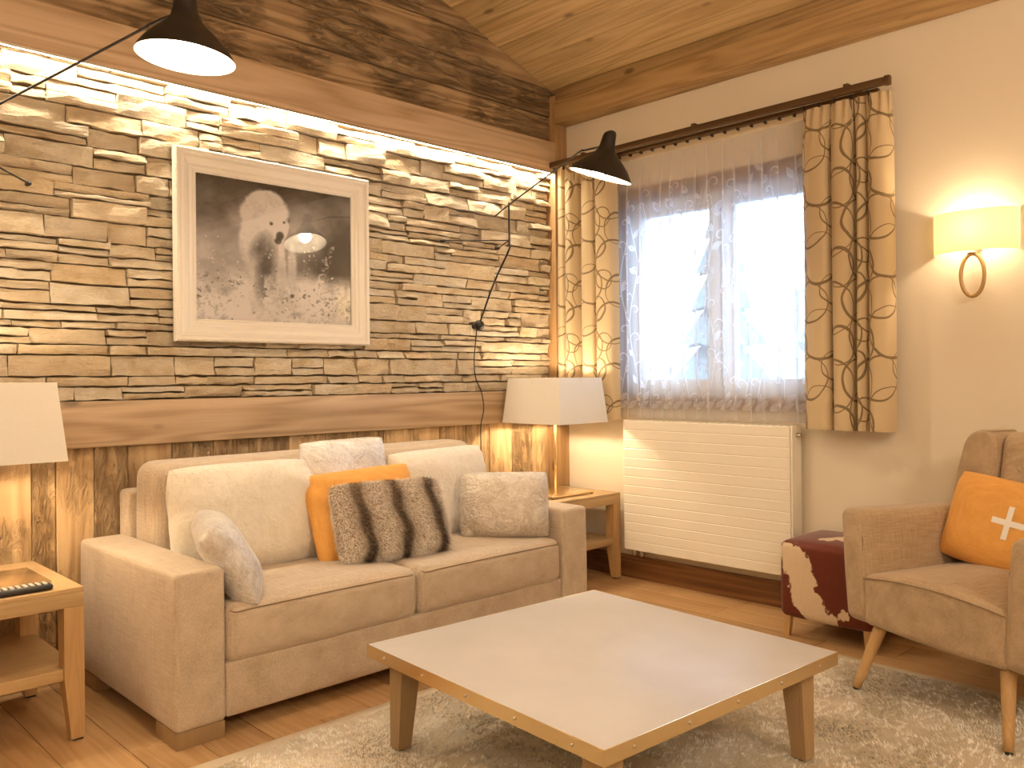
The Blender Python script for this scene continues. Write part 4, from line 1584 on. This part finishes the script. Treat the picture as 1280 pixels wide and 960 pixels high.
# ------------------------------------------------------------------ armchair and its cushion
CH = Vector((-1.008, -2.617, 0))
CTH = math.radians(-110.9)
chair = thing('armchair', 'beige linen armchair with buttoned wing back and splayed oak legs', 'armchair', tuple(CH), None, CTH)
ps = []
for s in (-1, 1):
    def arm_shear(p, h):
        q = Vector(p)
        f = (q.y + h[1]) / (2 * h[1])
        if q.z > 0:
            q.z -= 0.016 * f * (q.z / h[2])
        q.x += s * 0.016 * (q.z / h[2]) - s * 0.010
        return q
    xa, xb = (-0.412, -0.288) if s < 0 else (0.288, 0.412)
    arm = soft_box('arm', (xa, 0.022, 0.258), (xb, 0.70, 0.686), 0.036, M_chair, parent=chair, bulge=(0.006, 0.008, 0.0), n=9, rn=5, wob=0.002, seed=3 + s, shear=arm_shear)
    xs = xa + 0.012 if s > 0 else xb - 0.012
    tube('seam', [(-xs * 0 + (xb - 0.014 if s < 0 else xa + 0.014) - (xa + xb) / 2, -0.334, -0.19), ((xb - 0.010 if s < 0 else xa + 0.010) - (xa + xb) / 2, -0.334, 0.10), ((xb - 0.03 if s < 0 else xa + 0.03) - (xa + xb) / 2, -0.326, 0.185)], 0.002, M_seam, arm, seg=6)
def seat_crown(p, h):
    q = Vector(p)
    if q.z > 0:
        q.z += 0.030 * (1 - (q.x / h[0]) ** 2) * (q.z / h[2])
    if q.y < 0:
        q.y -= 0.012 * (1 - (q.x / h[0]) ** 2)
    return q
seat = soft_box('seat', (-0.292, 0.018, 0.258), (0.292, 0.66, 0.448), 0.026, M_chair, parent=chair, bulge=(0, 0.004, 0.008), n=13, rn=4, wob=0.002, seed=2, shear=seat_crown)
tube('seam', [tuple(q) for q in spline([(-0.286 + 0.572 * i / 12, -0.322 - 0.014 * (1 - ((i - 6) / 6) ** 2), 0.080 + 0.026 * (1 - ((i - 6) / 6) ** 2)) for i in range(13)], 2)], 0.0022, M_seam, seat, seg=6)
box_back = soft_box('back_shell', (-0.33, 0.66, 0.262), (0.33, 0.775, 0.93), 0.05, M_chair, parent=chair, n=7, rn=4)
# wings
for s in (-1, 1):
    pts = [(-0.386, 0.63), (-0.372, 0.72), (-0.345, 0.82), (-0.318, 0.915), (-0.298, 0.950), (-0.268, 0.972), (-0.22, 0.980), (-0.195, 0.972), (-0.172, 0.940), (-0.172, 0.85), (-0.176, 0.75), (-0.180, 0.60), (-0.30, 0.58)]
    pts = [(-a * s, b) for a, b in pts]
    w_ = prism('wing', pts, 'y', 0.585, 0.765, M_chair, None, bevel=0.022, seg=4)
    w_.parent = chair
def lean_back(p, h):
    q = Vector(p)
    q.y += 0.05 * (q.z / h[2])
    for gx in (0.0,):
        q.y += 0.016 * math.exp(-((q.x - gx) / 0.012) ** 2) * (1 if q.y < 0 else 0)
    for gx in (-0.078, 0.078):
        for gz in (-0.02, 0.13):
            q.y += 0.012 * math.exp(-((q.x - gx) ** 2 + (q.z - gz) ** 2) / 0.0006) * (1 if q.y < 0 else 0)
    return q
panel = soft_box('back_panel', (-0.176, 0.575, 0.43), (0.176, 0.70, 0.972), 0.045, M_chair, parent=chair, bulge=(0, 0.02, 0), n=25, rn=5, shear=lean_back)
for gx in (-0.078, 0.078):
    for gz in (-0.02, 0.13):
        bmk = bmesh.new()
        bmesh.ops.create_uvsphere(bmk, u_segments=12, v_segments=8, radius=0.011)
        bmesh.ops.scale(bmk, vec=(1, 0.55, 1), verts=bmk.verts)
        add_obj('button', bm_mesh('button', bmk, True), M_chair, panel, (gx, -0.064 + 0.05 * gz / 0.271 + 0.0, gz))
for sx, sy, zb in ((-1, -1, 0.014), (1, -1, 0.014), (-1, 1, 0.0), (1, 1, 0.0)):
    yt, yf = (0.075, 0.0) if sy < 0 else (0.62, 0.72)
    top = Vector((sx * 0.255, yt, 0.262))
    ft = Vector((sx * 0.308, yf, zb + 0.006))
    n_ = 6
    leg = tube('leg', [tuple(ft + (top - ft) * i / n_) for i in range(n_ + 1)], 0.02, M_legwood, None, seg=16, taper=[0.0155 + 0.0095 * i / n_ for i in range(n_ + 1)])
    leg.parent = chair
    gl_ = tube('glide', [tuple(ft + Vector((0, 0, -0.006))), tuple(ft + Vector((0, 0, 0.002)))], 0.0125, M_dark, None, seg=12)
    gl_.parent = chair

bpy.context.view_layer.update()
pc = chair.matrix_world @ Vector((-0.060, 0.475, 0.632))
cu = pillow('ochre cushion with a white plus sign leaning in the armchair', 0.445, 0.35, 0.125, M_orange, pc, lean=17, yaw=math.degrees(CTH) + 4, roll=-7, seed=12, wrinkle=0.004)
# the printed plus follows the cushion's front face
deps = None
verts_front = [(v.co.x, v.co.z, v.co.y) for v in cu.data.vertices if v.co.y < 0]
VF = np.array(verts_front)
def front_y(x, z):
    d = (VF[:, 0] - x) ** 2 + (VF[:, 1] - z) ** 2
    k = np.argsort(d)[:4]
    w = 1 / (d[k] + 1e-5)
    return float((VF[k, 2] * w).sum() / w.sum())
a0 = math.radians(-7)
pv, pf = [], []
def plus_bar(hw_, hl, ang, lo, hi):
    n_ = 10
    b = len(pv)
    for i in range(n_ + 1):
        for e in (-1, 1):
            lx, lz = (lo + (hi - lo) * i / n_), e * hw_
            c_, s_ = math.cos(ang), math.sin(ang)
            x_, z_ = lx * c_ - lz * s_ + 0.058, lx * s_ + lz * c_ + 0.004
            pv.append((x_, front_y(x_, z_) - 0.0025, z_))
    for i in range(n_):
        pf.append((b + 2 * i, b + 2 * i + 2, b + 2 * i + 3, b + 2 * i + 1))
plus_bar(0.011, 0, a0, -0.062, 0.062)
plus_bar(0.011, 0, a0 + math.pi / 2, -0.062, -0.011)
plus_bar(0.011, 0, a0 + math.pi / 2, 0.011, 0.062)
add_obj('plus_print', mesh_of('plus_print', pv, pf, True), M_white, cu)['label'] = 'white plus sign'

# ------------------------------------------------------------------ cowhide stool
st = thing('cowhide_stool', 'cube stool covered in red-brown and white cowhide behind the armchair', 'stool', (-0.24, -1.98, 0))
ps = [soft_box('seat', (-0.438, -2.20, 0.088), (-0.03, -1.765, 0.438), 0.032, M_cow, bulge=(0.006, 0.006, 0.014), n=9, rn=4)]
for sx, sy in ((-0.425, -1.78), (-0.425, -2.185), (-0.045, -1.78), (-0.045, -2.185)):
    dx = 0.034 if sx < -0.2 else -0.034
    dy = -0.034 if sy > -2 else 0.034
    bm = bmesh.new()
    vs = [[bm.verts.new((sx + dx * a * w + (1 - w) * dx * 0.15, sy + dy * b * w + (1 - w) * dy * 0.15, zz)) for a, b in ((0, 0), (1, 0), (1, 1), (0, 1))] for zz, w in ((0.0, 0.7), (0.095, 1.0))]
    for i in range(4):
        bm.faces.new((vs[0][i], vs[0][(i + 1) % 4], vs[1][(i + 1) % 4], vs[1][i]))
    bm.faces.new(vs[0])
    bm.faces.new(vs[1])
    ps.append(add_obj('leg', bm_mesh('leg', bm), M_legwood))
adopt(st, *ps)

# ------------------------------------------------------------------ coffee table
TC = Vector((-2.006, -1.989, 0))
TA = math.radians(-3.8)
tab = thing('coffee_table', 'low square coffee table with grey top, riveted brass edge and tapered legs', 'coffee table', tuple(TC), None, TA)
hs = 0.523
TH, BH = 0.345, 0.040
def tb(name, a, b, mat, bevel=0.0, seg=2):
    o = box(name, a, b, mat, None, bevel, seg)
    o.parent = tab
    return o
tb('top', (-hs + 0.0025, -hs + 0.0025, TH - BH), (hs - 0.0025, hs - 0.0025, TH), M_top, 0.0015)
for k in range(4):
    a0_ = k * math.pi / 2
    bd = box('edge_band', (-hs, -hs - 0.0005, TH - BH), (hs, -hs + 0.0024, TH - 0.0006), M_brass)
    me = bd.data
    c = bd.location.copy()
    bpy.data.objects.remove(bd)
    R_ = Matrix.Rotation(a0_, 4, 'Z')
    bd = add_obj('edge_band', me.copy() if False else me, M_brass, tab, R_ @ c, (0, 0, a0_))
    for i in range(5):
        fx = (-0.80 + 1.6 * i / 4) * hs
        bmk = bmesh.new()
        bmesh.ops.create_uvsphere(bmk, u_segments=10, v_segments=6, radius=0.0052)
        bmesh.ops.scale(bmk, vec=(1, 0.6, 1), verts=bmk.verts)
        add_obj('rivet', bm_mesh('rivet', bmk, True), M_steel, tab, R_ @ Vector((fx, -hs - 0.0012, TH - BH * 0.52)))
    ap = box('apron', (-hs + 0.05, -hs + 0.05, TH - BH - 0.030), (hs - 0.05, -hs + 0.07, TH - BH), M_champ)
    me = ap.data
    c = ap.location.copy()
    bpy.data.objects.remove(ap)
    add_obj('apron', me, M_champ, tab, R_ @ c, (0, 0, a0_))
ins = 0.052
for sx in (-1, 1):
    for sy in (-1, 1):
        bm = bmesh.new()
        vs = []
        for zz, w in ((0.018, 0.048), (TH - BH, 0.074)):
            vs.append([bm.verts.new((sx * (hs - ins - a), sy * (hs - ins - b), zz)) for a, b in ((0, 0), (w, 0), (w, w), (0, w))])
        for i in range(4):
            bm.faces.new((vs[0][i], vs[0][(i + 1) % 4], vs[1][(i + 1) % 4], vs[1][i]))
        bm.faces.new(vs[0])
        bm.faces.new(vs[1])
        add_obj('leg', bm_mesh('leg', bm), M_champ, tab)
        g_ = box('glide', (sx * (hs - ins - 0.006), sy * (hs - ins - 0.006), 0.012), (sx * (hs - ins - 0.042), sy * (hs - ins - 0.042), 0.018), M_dark)
        g_.parent = tab

# ------------------------------------------------------------------ rug
RGX0, RGX1, RGY0, RGY1 = -3.55, -0.555, -3.70, -1.160
rug = thing('rug', 'beige shaggy rug with carved light and dark streaks under coffee table', 'rug', ((RGX0 + RGX1) / 2, (RGY0 + RGY1) / 2, 0))
bd = box('backing', (RGX0, RGY0, 0.0005), (RGX1, RGY1, 0.012), mat_plain('rug_backing', (0.62, 0.52, 0.38), 0.95, spec=0.1), bevel=0.004)
NB = 210000
q = nrs.rand(NB, 2)
bx = RGX0 + 0.05 + q[:, 0] * (RGX1 - RGX0 - 0.10)
by = RGY0 + 0.05 + q[:, 1] * (RGY1 - RGY0 - 0.10)
GN = 700
f1 = fbm_grid(GN, GN, 10, 4, 31, 0.6)
f2 = fbm_grid(GN, GN, 72, 2, 32, 0.5)
f3 = fbm_grid(GN, GN, 5, 3, 33, 0.5)
gi = (np.clip(q[:, 1], 0, 0.999) * GN).astype(int)
gj = (np.clip(q[:, 0], 0, 0.999) * GN).astype(int)
v1, v2, v3 = f1[gi, gj], f2[gi, gj], f3[gi, gj]
vein = np.clip(1.5 - np.abs(v2 - 0.5) * 17, 0, 1)
base_c = np.array((0.60, 0.51, 0.39))[None] * (0.70 + 0.6 * v1[:, None])
patch = np.clip((v3 - 0.50) * 6, 0, 1)[:, None]
base_c = base_c * (1 - 0.45 * patch)
lightc = np.array((0.92, 0.87, 0.78))[None]
w = np.clip(vein * 0.85 + (v1 - 0.5) * 1.2 + 0.12, 0, 1)[:, None]
cols = base_c * (1 - w) + lightc * w
cols *= (0.95 + 0.10 * nrs.rand(NB))[:, None]
ang = (v3 * 9 + v1 * 5)
hgt = 0.004 + 0.007 * w[:, 0]
drc = np.stack([np.cos(ang) * 0.0065, np.sin(ang) * 0.0065, hgt], 1) + nrs.normal(size=(NB, 3)) * 0.002
drc[:, 2] = np.abs(drc[:, 2])
pile = blades('pile', np.stack([bx, by, np.full(NB, 0.011)], 1), drc, np.full(NB, 0.0026), M_pile, None, cols, np.tile(np.array((0.0, 0.0, 1.0)), (NB, 1)))
adopt(rug, bd, pile)
